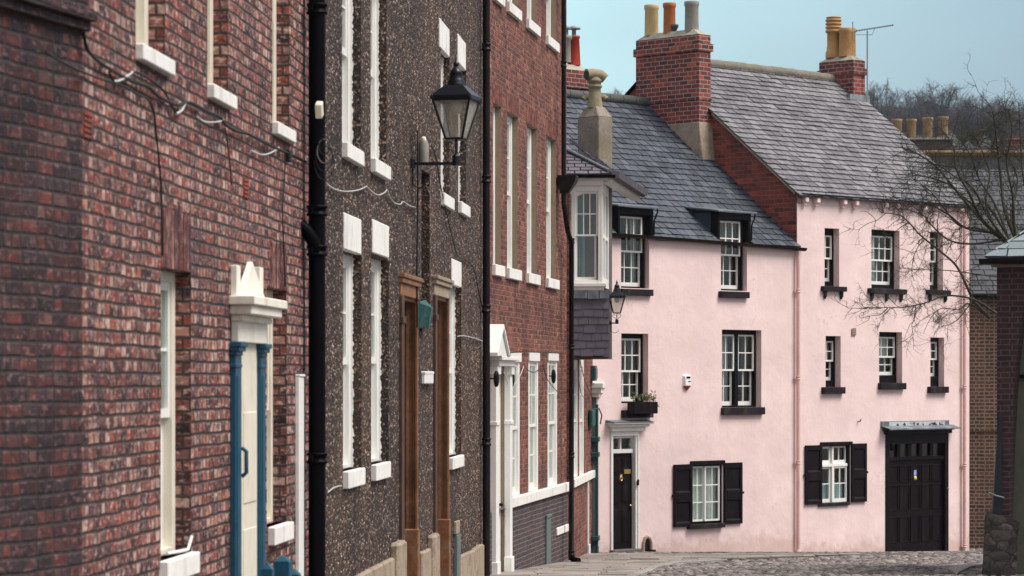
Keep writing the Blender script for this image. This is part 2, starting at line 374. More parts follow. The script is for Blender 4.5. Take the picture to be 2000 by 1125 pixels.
M['pipe_brown'] = paint('brown black iron pipe', (.012, .007, .009), .42, .25, 10, .2, (.04, .024, .022), .5, spec=.15)
M['lamp_black'] = paint('lamp black metal', (.005, .006, .012), .32, .25, 12, .1, spec=.35)
M['teal'] = paint('teal blue paint', (.006, .072, .125), .42, .15, 7, .15, (.03, .07, .1), .4)
M['teal_dark'] = paint('dark green paint', (.012, .075, .070), .45, .2, 8, .15)
M['green_grey'] = paint('green grey paint', (.11, .15, .15), .5, .15, 7, .2, (.06, .07, .07), .5)
M['verdigris'] = paint('verdigris metal', (.014, .085, .08), .6, .3, 14, .3, (.10, .2, .18), .6)
M['lead'] = paint('grey lead sheet', (.125, .15, .17), .45, .25, 5, .3, (.45, .47, .48), .5)
M['lead_blue'] = paint('blue lead cheek', (.035, .05, .085), .5, .2, 6, .2)
M['brass'] = NT('brass').fin((.7, .5, .2), .3, metal=1)
M['grey_plastic'] = paint('grey plastic', (.25, .24, .22), .5, .15, 10, .1, (.12, .1, .09), .4)
M['alarm_white'] = paint('alarm white plastic', (.78, .78, .78), .35, .04, 8, .05)
M['alarm_red'] = paint('alarm red lens', (.30, .02, .015), .25, .1, 8, .05)
M['cable_black'] = paint('black cable', (.006, .005, .006), .5, .2, 20, .1)
M['cable_white'] = paint('pale grey cable', (.5, .5, .5), .5, .15, 20, .1)
M['slate_a'] = slate('blue grey slate', [(.026, .033, .047), (.040, .049, .067), (.054, .064, .084), (.084, .094, .116)], .5, .1, .22)
M['slate_b'] = slate('lilac grey slate', [(.085, .081, .092), (.122, .116, .129), (.153, .146, .16), (.20, .192, .206)], .65, .18, .22)
M['slate_dark'] = slate('dark wet slate', [(.030, .033, .042), (.042, .045, .055), (.055, .058, .068)], .5, .2, .3)
M['slate_apron'] = slate('plum slate hanging', [(.085, .07, .092), (.10, .085, .108), (.12, .102, .125)], .55, .03, .15)
M['slate_green'] = slate('pale green slate', [(.13, .17, .19), (.17, .21, .225), (.21, .25, .26)], .5, .15, .35)
M['slate_bed'] = NT('roof underlay').fin((.02, .02, .024), .9)
M['ridge_grey'] = stone('grey ridge tile', [(.06, .065, .07), (.11, .11, .11)], 5, ((.12, .13, .07), .4))
M['ridge_buff'] = stone('mossy buff ridge tile', [(.14, .122, .098), (.24, .212, .175)], 5, ((.12, .115, .07), .45))
M['mortar'] = stone('lime mortar', [(.30, .27, .22), (.46, .42, .35)], 5, ((.16, .16, .09), .4))
M['haunch'] = stone('cement render', [(.22, .17, .13), (.33, .26, .20), (.42, .34, .27)], 3, ((.14, .11, .06), .3))
M['stack_render'] = stone('weathered cement stack', [(.15, .125, .11), (.25, .21, .175), (.33, .28, .22)], 2.5, ((.17, .15, .06), .45))
M['pot_stone'] = stone('mossy stoneware pot', [(.22, .185, .12), (.36, .31, .21)], 7, ((.18, .17, .07), .5))
M['pot_yellow'] = stone('yellow clay pot', [(.52, .38, .18), (.62, .46, .24)], 6, ((.42, .32, .18), .4), .7, .2)
M['pot_orange'] = stone('orange clay pot', [(.40, .12, .035), (.50, .17, .055)], 6, ((.3, .1, .05), .4), .7, .2)
M['pot_grey'] = stone('grey clay pot', [(.24, .225, .2), (.36, .34, .30)], 6, ((.16, .15, .13), .4), .7, .2)
M['pot_buff'] = stone('buff clay pot', [(.40, .21, .075), (.52, .30, .12)], 6, ((.22, .14, .08), .5), .7, .2)
M['pot_far'] = stone('sooty buff clay pot', [(.13, .085, .05), (.30, .20, .11), (.38, .26, .16)], 2.2, ((.10, .08, .06), .5), .75, .2)
M['pot_red'] = stone('red clay pot', [(.36, .035, .022), (.44, .05, .03)], 6, ((.3, .04, .03), .3), .6, .2)
M['pot_blue'] = paint('blue black pot', (.05, .06, .09), .4)
M['sandstone'] = stone('worn sandstone', [(.16, .105, .075), (.27, .20, .15), (.36, .29, .22)], 5, ((.10, .07, .055), .5), .85, .8, True)
M['stone_dark'] = stone('grey weathered stone', [(.055, .048, .045), (.11, .098, .092), (.17, .15, .14)], 9, ((.06, .055, .045), .5), .85, .8, True)
M['stone_grey'] = stone('grey ashlar', [(.10, .105, .115), (.16, .165, .175)], 1.5, None, .85, .4)
M['ochre'] = stone('ochre cornice stone', [(.30, .19, .09), (.46, .29, .13)], 1.2, ((.25, .16, .1), .4))
M['wood_orange'] = stone('worn orange brown timber', [(.15, .066, .034), (.25, .115, .056), (.33, .17, .085)], 3, ((.09, .05, .035), .5), .55, .25)
M['wood_brown'] = stone('dark brown timber', [(.05, .026, .019), (.085, .042, .028), (.11, .06, .038)], 3, ((.035, .025, .022), .5), .5, .25)
M['rust'] = stone('rust stained plinth', [(.12, .045, .02), (.22, .085, .035), (.28, .17, .10)], 5, ((.2, .14, .1), .5), .7, .4)
M['tan'] = paint('tan painted reveal', (.26, .19, .13), .7, .15, 8, .3, (.15, .1, .07), .4)
M['flag'] = stone('york stone flag', [(.19, .165, .15), (.27, .235, .21), (.34, .295, .26), (.28, .25, .24)], 1.6, ((.09, .08, .07), .3), .75, .3, True)
M['cobble'] = stone('grey brown cobble', [(.075, .062, .060), (.155, .131, .126), (.235, .202, .192), (.34, .297, .28)], 4, ((.07, .06, .055), .4), .62, .4, True)
M['dirt'] = stone('street joint dirt', [(.09, .078, .07), (.14, .12, .105)], 6, ((.06, .07, .03), .3))
M['kerb'] = stone('kerb stone', [(.22, .205, .195), (.34, .32, .30)], 3, None, .75, .4, True)
M['bark'] = stone('lichened bark', [(.030, .026, .022), (.055, .048, .038)], 12, ((.11, .12, .04), .5), .9, .5)
def rubble(name):
    t = NT(name); o = t.obj()
    q = t.n('VectorMath', {0: t.scaled(o, 1, 1, 1.5), 1: t.n('VectorMath', {0: t.n('TexNoise', {'Vector': o, 'Scale': 6.0, 'Detail': 3.0}).outputs[1], 'Scale': .12}, operation='SCALE').outputs[0]}, operation='ADD').outputs[0]
    c = t.n('TexVoronoi', {'Vector': q, 'Scale': 4.2}); e = t.n('TexVoronoi', {'Vector': q, 'Scale': 4.2}, feature='DISTANCE_TO_EDGE')
    col = t.ramp(t.n('SeparateColor', {0: c.outputs['Color']}).outputs[0], [(0, (.04, .034, .031)), (.5, (.08, .069, .062)), (1, (.14, .122, .11))])
    f = t.noise(16, o, 6, .7); col = t.mix(t.ramp(f, [(.42, (0, 0, 0)), (.68, (1, 1, 1))]), col, (.05, .044, .04))
    jn = t.ramp(e.outputs[0], [(.0, (1, 1, 1)), (.07, (0, 0, 0))]); col = t.mix(jn, col, (.03, .027, .025))
    return t.fin(col, .85, t.bump(t.math('ADD', t.math('MULTIPLY', e.outputs[0], 1.5), f), .8, .02), spec=.25)
M['rubble'] = rubble('dark rubble stone')
def soldier(name, pal, pale):
    t = NT(name); u = t.uv(); isl = t.n('NewGeometry').outputs['Random Per Island']
    col = t.ramp(isl, [(k / (len(pal) - 1), c) for k, c in enumerate(pal)])
    f = t.noise(1, t.scaled(u, 16, 11, 1), 6, .72); g = t.noise(1, t.scaled(u, 9, 6, 1), 5, .65)
    col = t.mix(t.math('MULTIPLY', t.ramp(f, [(.52, (0, 0, 0)), (.62, (1, 1, 1))]), .5), col, pale)
    col = t.mix(t.math('MULTIPLY', t.ramp(g, [(.46, (0, 0, 0)), (.58, (1, 1, 1))]), .8), col, (.03, .016, .02))
    return t.fin(col, .8, t.bump(f, .8, .008), spec=.3)
M['soldier'] = soldier('weathered bricks on end', [(.04, .018, .024), (.15, .042, .038), (.08, .034, .04), (.24, .065, .05), (.36, .19, .16), (.11, .036, .036)], (.62, .42, .37))
M['soldier_orange'] = soldier('sooty bricks on end', [(.06, .02, .022), (.20, .05, .038), (.28, .09, .05), (.12, .035, .032)], (.45, .22, .14))
M['far_bark'] = stone('winter twigs with haze tint', [(.085, .082, .098), (.13, .122, .14)], 1, None, .9, .1)  # purple grey twigs, lightened and blued to stand in for distance haze
M['hill'] = stone('leaf litter hillside', [(.045, .045, .045), (.07, .068, .06)], .08, None, .95, .2)
M['leaf'] = stone('window box leaf', [(.03, .055, .012), (.06, .09, .02), (.12, .12, .03)], 12, ((.16, .10, .04), .4), .6, .1, True)
M['plaster_green'] = paint('greenish lime plaster', (.17, .165, .12), .8, .2, 3, .3, (.1, .09, .06), .5)
M['fascia_grey'] = paint('bare grey fascia', (.19, .16, .165), .7, .2, 6, .3)
M['fascia_pale'] = paint('flaking pale paint', (.50, .52, .54), .6, .25, 9, .3, (.12, .15, .19), .8)
M['board_blue'] = paint('slate blue board', (.016, .024, .034), .5, .2, 6, .2)
M['metal_grey'] = paint('galvanised metal', (.28, .29, .3), .4, .2, 10, .1)
M['sticker_blue'] = paint('sticker blue', (.06, .10, .42), .4); M['sticker_yellow'] = paint('sticker yellow', (.75, .68, .03), .4)
M['curtain'] = paint('white net curtain', (.86, .89, .87), .9, .08, 12, .1)
M['curtain_blue'] = paint('pale blue curtain', (.52, .64, .68), .9, .1, 10, .1)
M['blind'] = paint('grey room wall', (.20, .18, .175), .9, .15, 3, .1)
M['glass'] = glass('window glass'); M['lamp_glass'] = glass('lantern glass', (.93, .91, .87))
_t = M['lamp_glass'].node_tree; _o = [n for n in _t.nodes if n.type == 'OUTPUT_MATERIAL'][0]; _s = _o.inputs[0].links[0].from_socket
_d = _t.nodes.new('ShaderNodeBsdfDiffuse'); _d.inputs[0].default_value = (.72, .68, .6, 1); _m = _t.nodes.new('ShaderNodeMixShader'); _m.inputs[0].default_value = .28
_t.links.new(_s, _m.inputs[1]); _t.links.new(_d.outputs[0], _m.inputs[2]); _t.links.new(_m.outputs[0], _o.inputs[0])   # pale diffuse share stands in for sky reflected in the panes
M['rooftop_red'] = M['brick_chimney']

# ------------------------------------------------------------------ part builders
def sash_bars(mb, s0, s1, z0, z1, o0, o1, cols, rows, stile=.05, bar=.02, bottom=None, mi=0):
    bt = bottom or stile
    mb.box(s0, s0 + stile, o0, o1, z0, z1, mi); mb.box(s1 - stile, s1, o0, o1, z0, z1, mi)
    mb.box(s0 + stile, s1 - stile, o0 + .002, o1 - .002, z0, z0 + bt, mi); mb.box(s0 + stile, s1 - stile, o0 + .002, o1 - .002, z1 - stile, z1, mi)
    a, b, c, d = s0 + stile, s1 - stile, z0 + bt, z1 - stile
    for i in range(1, cols):
        x = a + (b - a) * i / cols; mb.box(x - bar / 2, x + bar / 2, o0 + .006, o1 - .006, c, d, mi)
    for j in range(1, rows):
        z = c + (d - c) * j / rows; mb.box(a, b, o0 + .008, o1 - .008, z - bar / 2, z + bar / 2, mi)

def sash_window(H, s0, s1, z0, z1, depth, cols=3, ru=2, rl=2, frame='black', sash='white', fw=.06, head=.07, split=.5,
                stile=.05, bar=.022, curtain=None, sill=None, step=.05, double=False, room=.9, frame_d=.16, bot=.09, sill_part=None, foot=.04):
    H_ = H
    mb = MB(); o1 = -depth; o0 = -depth - frame_d
    mb.box(s0, s0 + fw, o0, o1, z0, z1); mb.box(s1 - fw, s1, o0, o1, z0, z1)
    mb.box(s0 + fw, s1 - fw, o0 + .002, o1 - .002, z1 - head, z1); mb.box(s0 + fw, s1 - fw, o0 + .002, o1 - .002, z0, z0 + foot)
    cells = [(s0 + fw, s1 - fw)]
    if double:
        m = (s0 + s1) / 2; mb.box(m - .055, m + .055, o0 + .001, o1 + .002, z0 + foot, z1 - head); cells = [(s0 + fw, m - .055), (m + .055, s1 - fw)]
    win = H.put(mb, 'window', M[frame], bevel=.004)
    zm = z0 + foot + (z1 - head - z0 - foot) * (1 - split)
    us, ls, gp = MB(), MB(), MB()
    for a, b in cells:
        sash_bars(us, a, b, zm - .02, z1 - head, o1 - .02 - .04, o1 - .02, cols, ru, stile, bar)
        sash_bars(ls, a, b, z0 + foot, zm + .02, o1 - .02 - .045 - step, o1 - .02 - step, cols, rl, stile, bar, bottom=bot)
        gp.box(a + .01, b - .01, o1 - .044, o1 - .040, zm - .01, z1 - head - .01)
        gp.box(a + .01, b - .01, o1 - .046 - step, o1 - .042 - step, z0 + foot + .01, zm)
    H.put(us, 'upper_sash', M[sash], win); H.put(ls, 'lower_sash', M[sash], win); H.put(gp, 'glass_pane', M['glass'], win)
    rb = MB(); ob = o0 - room
    rb.quad((s0 - .3, -ob, z0 - .2), (s1 + .5, -ob, z0 - .2), (s1 + .5, -ob, z1 + .2), (s0 - .3, -ob, z1 + .2))
    for k in curtain or []:
        cm = MB(); n = 28; a, b, mat = k[0], k[1], k[2]
        xs = [s0 + (s1 - s0) * (a + (b - a) * i / n) for i in range(n + 1)]
        ys = [-(o0 - .10) + .025 * math.sin(i * 1.9) + .012 * math.sin(i * 4.3 + 1) for i in range(n + 1)]
        za, zb = z0 + .02 + (z1 - z0) * (k[3] if len(k) > 3 else 0), z1 - .02
        for i in range(n): cm.add([(xs[i], ys[i], za), (xs[i + 1], ys[i + 1], za), (xs[i + 1], ys[i + 1], zb), (xs[i], ys[i], zb)], [(0, 1, 2, 3)], 0, True)
        H.put(cm, 'curtain', M[mat], win)
    return win

def sill_box(H, a, b, o1, z0, z1, mat, parent=None, back=-.1, brackets=(), name='window_sill'):
    mb = MB(); mb.box(a, b, back, o1, z0, z1)
    for x in brackets:
        mb.prism([(x - .045, z0 + .002), (x + .045, z0 + .002), (x + .035, z0 - .13), (x - .035, z0 - .13)], -.001, -o1 * .62)
        mb.box(x - .03, x + .03, 0, o1 * .4, z0 - .17, z0 - .12)
    return H.put(mb, name, M[mat], parent, .008)

def slates(mb, O, u, v, n, vlen, rng, course=.21, width=.27, t=.012, mi=0, seed=1, bed=1, gap=.011):
    """one roof slope of overlapping slates; rng(v)->(u0,u1)"""
    rnd = random.Random(seed); O, u, v, n = Vector(O), Vector(u).normalized(), Vector(v).normalized(), Vector(n).normalized()
    a0, b0 = rng(0); a1, b1 = rng(vlen)
    mb.quad(O + u * a0 - n * .02, O + u * b0 - n * .02, O + v * vlen + u * b1 - n * .02, O + v * vlen + u * a1 - n * .02, bed)
    k = 0; y = 0.0
    while y < vlen - .03:
        y1 = min(vlen, y + course); la, lb = rng(y); ha, hb = rng(y1)
        x = min(la, ha) - (width * .5 if k % 2 else 0) - rnd.random() * .03
        while x < max(lb, hb):
            w_ = width * rnd.uniform(.85, 1.15); g = gap
            xa, xb = x + g, x + w_ - g
            lo = (max(xa, la), min(xb, lb)); hi = (max(xa, ha), min(xb, hb))
            if lo[1] - lo[0] > .02 or hi[1] - hi[0] > .02:
                lo = (lo[0], max(lo[0], lo[1])); hi = (hi[0], max(hi[0], hi[1]))
                dy = rnd.uniform(-.008, .008); tt = t * rnd.uniform(.8, 1.6); sk = rnd.uniform(-.004, .004)
                A = O + v * (y + dy) + u * lo[0] + n * (tt + sk); B = O + v * (y + dy) + u * lo[1] + n * (tt - sk)
                Cc = O + v * y1 + u * hi[1] + n * .001; D = O + v * y1 + u * hi[0] + n * .001
                A2 = A - n * (tt + .012); B2 = B - n * (tt + .012)
                mb.add([A, B, Cc, D, A2, B2], [(0, 1, 2, 3), (4, 5, 1, 0), (4, 0, 3), (5, 2, 1)], mi)
            x += w_
        y += course; k += 1

def pot(H, c, prof, mat, parent, n=20, name='chimney_pot'):
    mb = MB(); mb.lathe(prof, c, n); return H.put(mb, name, M[mat], parent)
def pot_prof(r, h, lip=.03, lh=.06, taper=.95):
    return [(r, 0), (r * taper, h - lh - .05), (r * taper + lip, h - lh - .02), (r * taper + lip, h - .01), (r * taper + lip * .6, h), (r * taper - .03, h), (r * taper - .04, h - .18), (0.0, h - .19)]

def downpipe(H, path, r, mat, collars, parent=None, name='drainpipe', cr=1.35, ch=.09, lugs=False):
    mb = MB(); mb.tube(path, r, 12)
    p = H.put(mb, name, M[mat], parent)
    for (x, y, z) in collars:
        cm = MB(); cm.lathe([(r * 1.02, -ch), (r * cr, -ch + .005), (r * cr, -ch * .45), (r * 1.12, -ch * .4), (r * 1.12, ch * .4), (r * cr, ch * .45), (r * cr, ch - .005), (r * 1.02, ch)], (x, y, z), 14)
        if lugs: cm.box(x - r * 2.1, x + r * 2.1, -y - r * .3 - .03, -y - r * .3, z - .025, z + .025)
        H.put(cm, 'pipe_collar', M[mat], p)
    return p

# ================================================================== SETTING: ground, street, hill
mb = MB()
ys = [-60, 0, 20, 30, 43, 52.5, 58.9, 63.35, 67.75, 75, 100, 200, 600, 2500]
for a, b in zip(ys, ys[1:]):
    mb.quad((-1500, a, gz(a) - .06), (1500, a, gz(a) - .06), (1500, b, gz(b) - .06), (-1500, b, gz(b) - .06))
tag(mb.build('ground', M['dirt']), kind='structure')

DL = Vector((.0774, 1.0)).normalized()
def wallx(Y):
    if Y < 43: return -3.76 + .0774 * Y
    if Y < 52.5: return -.43 + .153 * (Y - 43)
    return 1.07 + .097 * (Y - 52.5)
KP = [(-1.5, 10), (-.2, 25), (.9, 36), (1.75, 42.2)] + [gpt(*q) for q in ((1267, 1118), (1284, 1109), (1326, 1100.5), (1420, 1095), (1560, 1089), (1700, 1084))]
def kerbx(Y):
    for (xa, ya), (xb, yb) in zip(KP, KP[1:]):
        if ya <= Y <= yb: return xa + (xb - xa) * (Y - ya) / (yb - ya)
    return KP[0][0] if Y < KP[0][1] else 99
def pinkx(Y): return 1.74 + (Y - 58.7)
# flagstones of the pavement
rnd = random.Random(3); mb = MB(); Y = 30.0
while Y < KP[-1][1] - .1:
    dy = rnd.uniform(.5, .72); x0 = wallx(Y) - .1 if Y < 58.6 else pinkx(Y) - .9; xe = kerbx(Y + dy / 2) - .13
    x = x0 - rnd.random() * .4
    while x < xe - .05:
        wd = rnd.uniform(.7, 1.15); x2 = min(x + wd, xe)
        g = .007; tl = [rnd.uniform(-.006, .006) for _ in range(4)]
        c = [(x + g, Y + g), (x2 - g, Y + g), (x2 - g, Y + dy - g), (x + g, Y + dy - g)]
        top = [(a, b, gz(b) + .03 + t_) for (a, b), t_ in zip(c, tl)]; bt = [(a, b, gz(b) - .09) for a, b in c]
        mb.add(top + bt, [(0, 1, 2, 3), (4, 5, 1, 0), (5, 6, 2, 1), (6, 7, 3, 2), (7, 4, 0, 3)])
        x = x2
    Y += dy
tag(mb.build('pavement', M['flag']), kind='structure')
# kerb stones
mb = MB()
for (xa, ya), (xb, yb) in zip(KP[1:7], KP[2:8]):
    L = math.hypot(xb - xa, yb - ya); n_ = max(1, round(L / .9)); d_ = Vector((xb - xa, yb - ya, 0)).normalized(); nn = Vector((d_.y, -d_.x, 0))
    for i in range(n_):
        a = Vector((xa, ya, 0)) + d_ * (L * i / n_ + .008); b = Vector((xa, ya, 0)) + d_ * (L * (i + 1) / n_ - .008)
        vs = []
        for z in (-.12, .035 + rnd.uniform(-.006, .006)):
            for p_ in (a - nn * .13, a + nn * .02, b + nn * .02, b - nn * .13): vs.append((p_.x, p_.y, gz(p_.y) + z))
        mb.add(vs, [(4, 5, 6, 7), (0, 1, 5, 4), (1, 2, 6, 5), (2, 3, 7, 6), (3, 0, 4, 7)])
tag(mb.build('kerb', M['kerb'], bevel=.012), kind='structure')
# cobbles
mb = MB(); Y = 36.0; row = 0
while Y < 70.5:
    dy = .105
    x = max(kerbx(Y) + .05 if Y < KP[-1][1] else pinkx(Y) - 1.3, 0.0) - rnd.random() * .2; xe = min(13.5, .185 * Y)
    if Y > 62: x = max(x, pinkx(Y) - 1.3)
    while x < xe:
        wd = rnd.uniform(.11, .21); zz = gz(Y) + rnd.uniform(-.024, .014) - .02; j = rnd.uniform(-.012, .012)
        a, b, c, d = x + .008, x + wd - .008, Y + .007 + j, Y + dy - .007 + j; e = .028
        mb.add([(a, c, zz - .05), (b, c, zz - .05), (b, d, zz - .05), (a, d, zz - .05), (a + e * .3, c + e * .3, zz), (b - e * .3, c + e * .3, zz), (b - e * .3, d - e * .3, zz), (a + e * .3, d - e * .3, zz),
                (a + e * 1.4, c + e, zz + .02), (b - e * 1.4, c + e, zz + .02), (b - e * 1.4, d - e, zz + .02), (a + e * 1.4, d - e, zz + .02)],
               [(0, 1, 5, 4), (1, 2, 6, 5), (3, 0, 4, 7), (4, 5, 9, 8), (5, 6, 10, 9), (6, 7, 11, 10), (7, 4, 8, 11), (8, 9, 10, 11)], 0, True)
        x += wd
    Y += dy; row += 1
tag(mb.build('street_cobbles', M['cobble']), kind='structure')
# kerb stones by the gatehouse
mb = MB()
for q0, q1, q2, q3 in (((1850, 1112), (1884, 1106), (1896, 1109), (1868, 1124)), ((1884, 1106), (1930, 1101), (1934, 1104), (1896, 1109))):
    pts = [gpt(*q) for q in (q0, q1, q2, q3)]
    mb.extr([(x, y, gz(y) + .035) for x, y in pts], (0, 0, -.12))
tag(mb.build('gutter_kerb', M['kerb'], bevel=.01), kind='structure')

# the hill beyond the roofs
def hillz(X, Y):
    t = max(0, min(1, (Y - 130) / 270)); t = t * t * (3 - 2 * t)
    r = max(0, min(1, (X + 10) / 60)); t2 = max(0, min(1, (Y - 400) / 90))
    return -1.2 + 33 * t + t2 * (5 + 14 * r) + 1.2 * math.sin(X * .05) * t
mb = MB(); nx, ny = 40, 40; vs = []
for j in range(ny + 1):
    for i in range(nx + 1):
        X = -300 + 700 * i / nx; Y = 115 + 500 * j / ny; vs.append((X, Y, hillz(X, Y)))
mb.add(vs, [(j * (nx + 1) + i, j * (nx + 1) + i + 1, (j + 1) * (nx + 1) + i + 1, (j + 1) * (nx + 1) + i) for j in range(ny) for i in range(nx)], 0, True)
tag(mb.build('hillside', M['hill']), kind='structure')

# ================================================================== BRICK HOUSE (nearest, left)
H = House('brick_house', 'nearest house on the left, mottled red brick with cream sash windows and teal columned doorcase', (-3.76 + .0774 * 16.45, 16.45), (.0774, 1))
E1 = H.S(606)
ops = []
U = [(265, 322, 84), (405, 445, 163), (532, 565, 237)]
for a, b, y in U:
    z = H.Z(a, y); ops.append((H.S(a), H.S(b), z, z + 1.9, .11))
L1 = (H.S(314), H.S(373), H.Z(314, 1096), H.Z(314, 521), .11)
L2 = (H.S(521), H.S(559.5), H.Z(524, 1030), H.Z(526, 561), .115)
ops += [L1, L2]
mb = MB(); grid_wall(mb, 0, E1, 0, 10.2, ops); body(mb, 0, E1, 0, 10.2, 7)
H.put(mb, 'wall', M['brick_near'])
mb = MB(); dw = Vector((.28, 1)).normalized()
def wl(t, o, z):     # wing wall points: a straight wall that bends away from the house front at s=0
    d2 = H.d.x * dw.x + H.d.y * dw.y; n2 = -H.d.y * dw.x + H.d.x * dw.y
    return Vector((-t * d2 , -t * n2 , z)) + Vector((n2, -d2, 0)) * o
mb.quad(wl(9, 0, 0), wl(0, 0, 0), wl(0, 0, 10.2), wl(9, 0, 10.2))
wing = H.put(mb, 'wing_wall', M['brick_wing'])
# uv of the wing in its own direction
uvd = wing.data.uv_layers[0].data
for li in range(4):
    co = wing.data.vertices[wing.data.loops[li].vertex_index].co; uvd[li].uv = (-math.hypot(co.x, co.y), co.z)
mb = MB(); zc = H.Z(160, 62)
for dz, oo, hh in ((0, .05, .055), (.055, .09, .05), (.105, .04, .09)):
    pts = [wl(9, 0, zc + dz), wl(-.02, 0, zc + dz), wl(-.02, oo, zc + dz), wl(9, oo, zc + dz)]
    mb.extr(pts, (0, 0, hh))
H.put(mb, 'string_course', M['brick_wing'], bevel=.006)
roofm = MB(); roofm.add([(-.2, -.35, 10.1), (E1, -.35, 10.1), (E1, 3.5, 13), (-.2, 3.5, 13), (-.2, 7.3, 10.1), (E1, 7.3, 10.1)], [(0, 1, 2, 3), (3, 2, 5, 4), (0, 3, 4), (1, 5, 2)])
H.put(roofm, 'roof', M['slate_bed'])
for i, (a, b, y) in enumerate(U):
    q = ops[i]; win = sash_window(H, q[0], q[1], q[2], q[3], .11, 2, 2, 2, 'cream', 'cream', fw=.11, stile=.07, frame_d=.14)
    hs = .105; sill_box(H, q[0], H.S((343, 464, 579)[i], .055), .055, q[2] - hs, q[2], 'white_sill', win)
win = sash_window(H, *L1[:4], .11, 2, 2, 2, 'cream', 'white', fw=.10, stile=.06, split=.5, frame_d=.14)
sill_box(H, L1[0] - .03, H.S(391, .06), .06, L1[2] - .15, L1[2], 'white_sill', win)
win = sash_window(H, *L2[:4], .115, 2, 2, 2, 'cream', 'cream', fw=.09, stile=.06, frame_d=.14)
sill_box(H, H.S(524), H.S(574.5, .06), .06, L2[2] - .15, L2[2], 'white_sill', win)
# flat brick arches over the ground floor windows: bricks on end
for (a, b, top) in ((L1[0], L1[1], H.Z(314, 398)), (H.S(527), L2[1], H.Z(527, 470))):
    z0 = L1[3] if a == L1[0] else L2[3]
    mb = MB(); n_ = int((b - a) / .072)
    for i in range(n_):
        x = a + (b - a) * i / n_; w_ = (b - a) / n_; mb.box(x + .007, x + w_ - .007, -.02, .004 + random.uniform(-.003, .003), z0 + .004, top + random.uniform(-.03, .03))
    t = H.put(mb, 'brick_lintel', M['soldier'])
# old clay air bricks
for px, y0, y1 in ((157, 213, 268), (470, 345, 385)):
    a = H.S(px + 4); mb = MB(); z1, z0 = H.Z(px + 4, y0), H.Z(px + 4, y1)
    mb.box(a, a + .23, -.02, .004, z0, z1)
    for k in range(5): mb.box(a + .01, a + .22, 0, .012, z0 + (z1 - z0) * (k + .1) / 5, z0 + (z1 - z0) * (k + .7) / 5)
    H.put(mb, 'air_brick', M['brick_gable'])
# doorcase with pediment
a0, a1 = H.S(451), H.S(519, .05)
zt = H.Z(451, 588); zb = H.Z(451, 668)
mb = MB(); mb.box(H.S(470), H.S(500), -.04, .012, 0.6, zb)
for k in range(2): mb.box(H.S(472), H.S(497), .012, .02, 1.5 + k * 1.1, 2.4 + k * .9)
door = H.put(mb, 'front_door', M['cream'], bevel=.005)
mb = MB(); zk = H.Z(462, 905, .06); mb.tube([Vector((H.S(462), -.04, zk - .11)), Vector((H.S(462), -.075, zk - .08)), Vector((H.S(462), -.075, zk + .08)), Vector((H.S(462), -.04, zk + .11))], .016, 8)
H.put(mb, 'door_handle', M['teal'], door)
for pa, pw in ((449, .24), (499, .22)):
    a = H.S(pa); mb = MB(); mb.box(a, a + pw, 0, .045, 1.0, zb - .10)
    mb.box(a - .012, a + pw + .01, 0, .056, zb - .10, zb - .07); mb.box(a - .02, a + pw + .03, 0, .075, zb - .07, zb - .035); mb.box(a - .03, a + pw + .05, 0, .09, zb - .035, zb)
    mb.box(a - .012, a + pw + .01, 0, .052, zb - .19, zb - .165)
    mb.box(a + .05, a + pw - .05, .045, .052, 1.3, zb - .25)
    H.put(mb, 'pilaster', M['teal'], bevel=.006)
mb = MB(); mb.box(a0, a1, 0, .06, zb, zt - .075); H.put(mb, 'frieze', M['cream_stone'], bevel=.006)
mb = MB(); c1 = H.S(557, .18)
mb.box(a0 - .06, c1 - .1, 0, .17, zt - .10, zt - .03); mb.box(a0 - .1, c1, 0, .2, zt - .03, zt + .04); mb.box(a0 - .02, c1 - .15, 0, .10, zt - .15, zt - .10)
H.put(mb, 'cornice', M['cream_stone'], bevel=.008)
mb = MB(); zp = H.Z(490, 510, .05); ma = (a0 + a1) / 2; zt2 = zt + .041
mb.prism([(a0 + .13, zt2), (a1 - .02, zt2), (ma + .0, zp)], -.055, -.01)
for x, hh in ((a0 - .02, H.Z(452, 518) - zt), (a1 - .27, H.Z(515, 524, .03) - zt)):
    mb.box(x, x + .16, 0, .05, zt2, zt + hh)
H.put(mb, 'pediment', M['cream_stone'], bevel=.005)
# second door frame near the pipe
mb = MB(); a, b = H.S(576), H.S(585); mb.box(a, b, 0, .04, .8, H.Z(577, 736)); mb.box(a, b + .02, 0, .05, H.Z(577, 736), H.Z(577, 731))
H.put(mb, 'door_frame', M['white'], bevel=.006)
# big black soil pipe
s_ = H.S(619.5, .12); r_ = .073
path = [(s_, -.12, .7), (s_, -.12, 10)]
cols_ = [(s_, -.12, H.Z(619.5, y, .12)) for y in (18, 412, 490, 895)]
pp = downpipe(H, path, r_, 'pipe_black', cols_, name='soil_pipe', cr=1.28, ch=.05, lugs=True)
mb = MB(); z = H.Z(619.5, 470, .12)
mb.tube([(s_ - .02, -.12, z - .10), (s_ - .06, -.09, z + .0), (s_ - .09, -.04, z + .08), (s_ - .10, .02, z + .14)], [.062, .06, .058, .055], 12)
H.put(mb, 'branch_pipe', M['pipe_black'], pp)
s2 = H.S(602, .03); downpipe(H, [(s2, -.05, .8), (s2, -.05, 10)], .018, 'pipe_black', [], name='conduit')

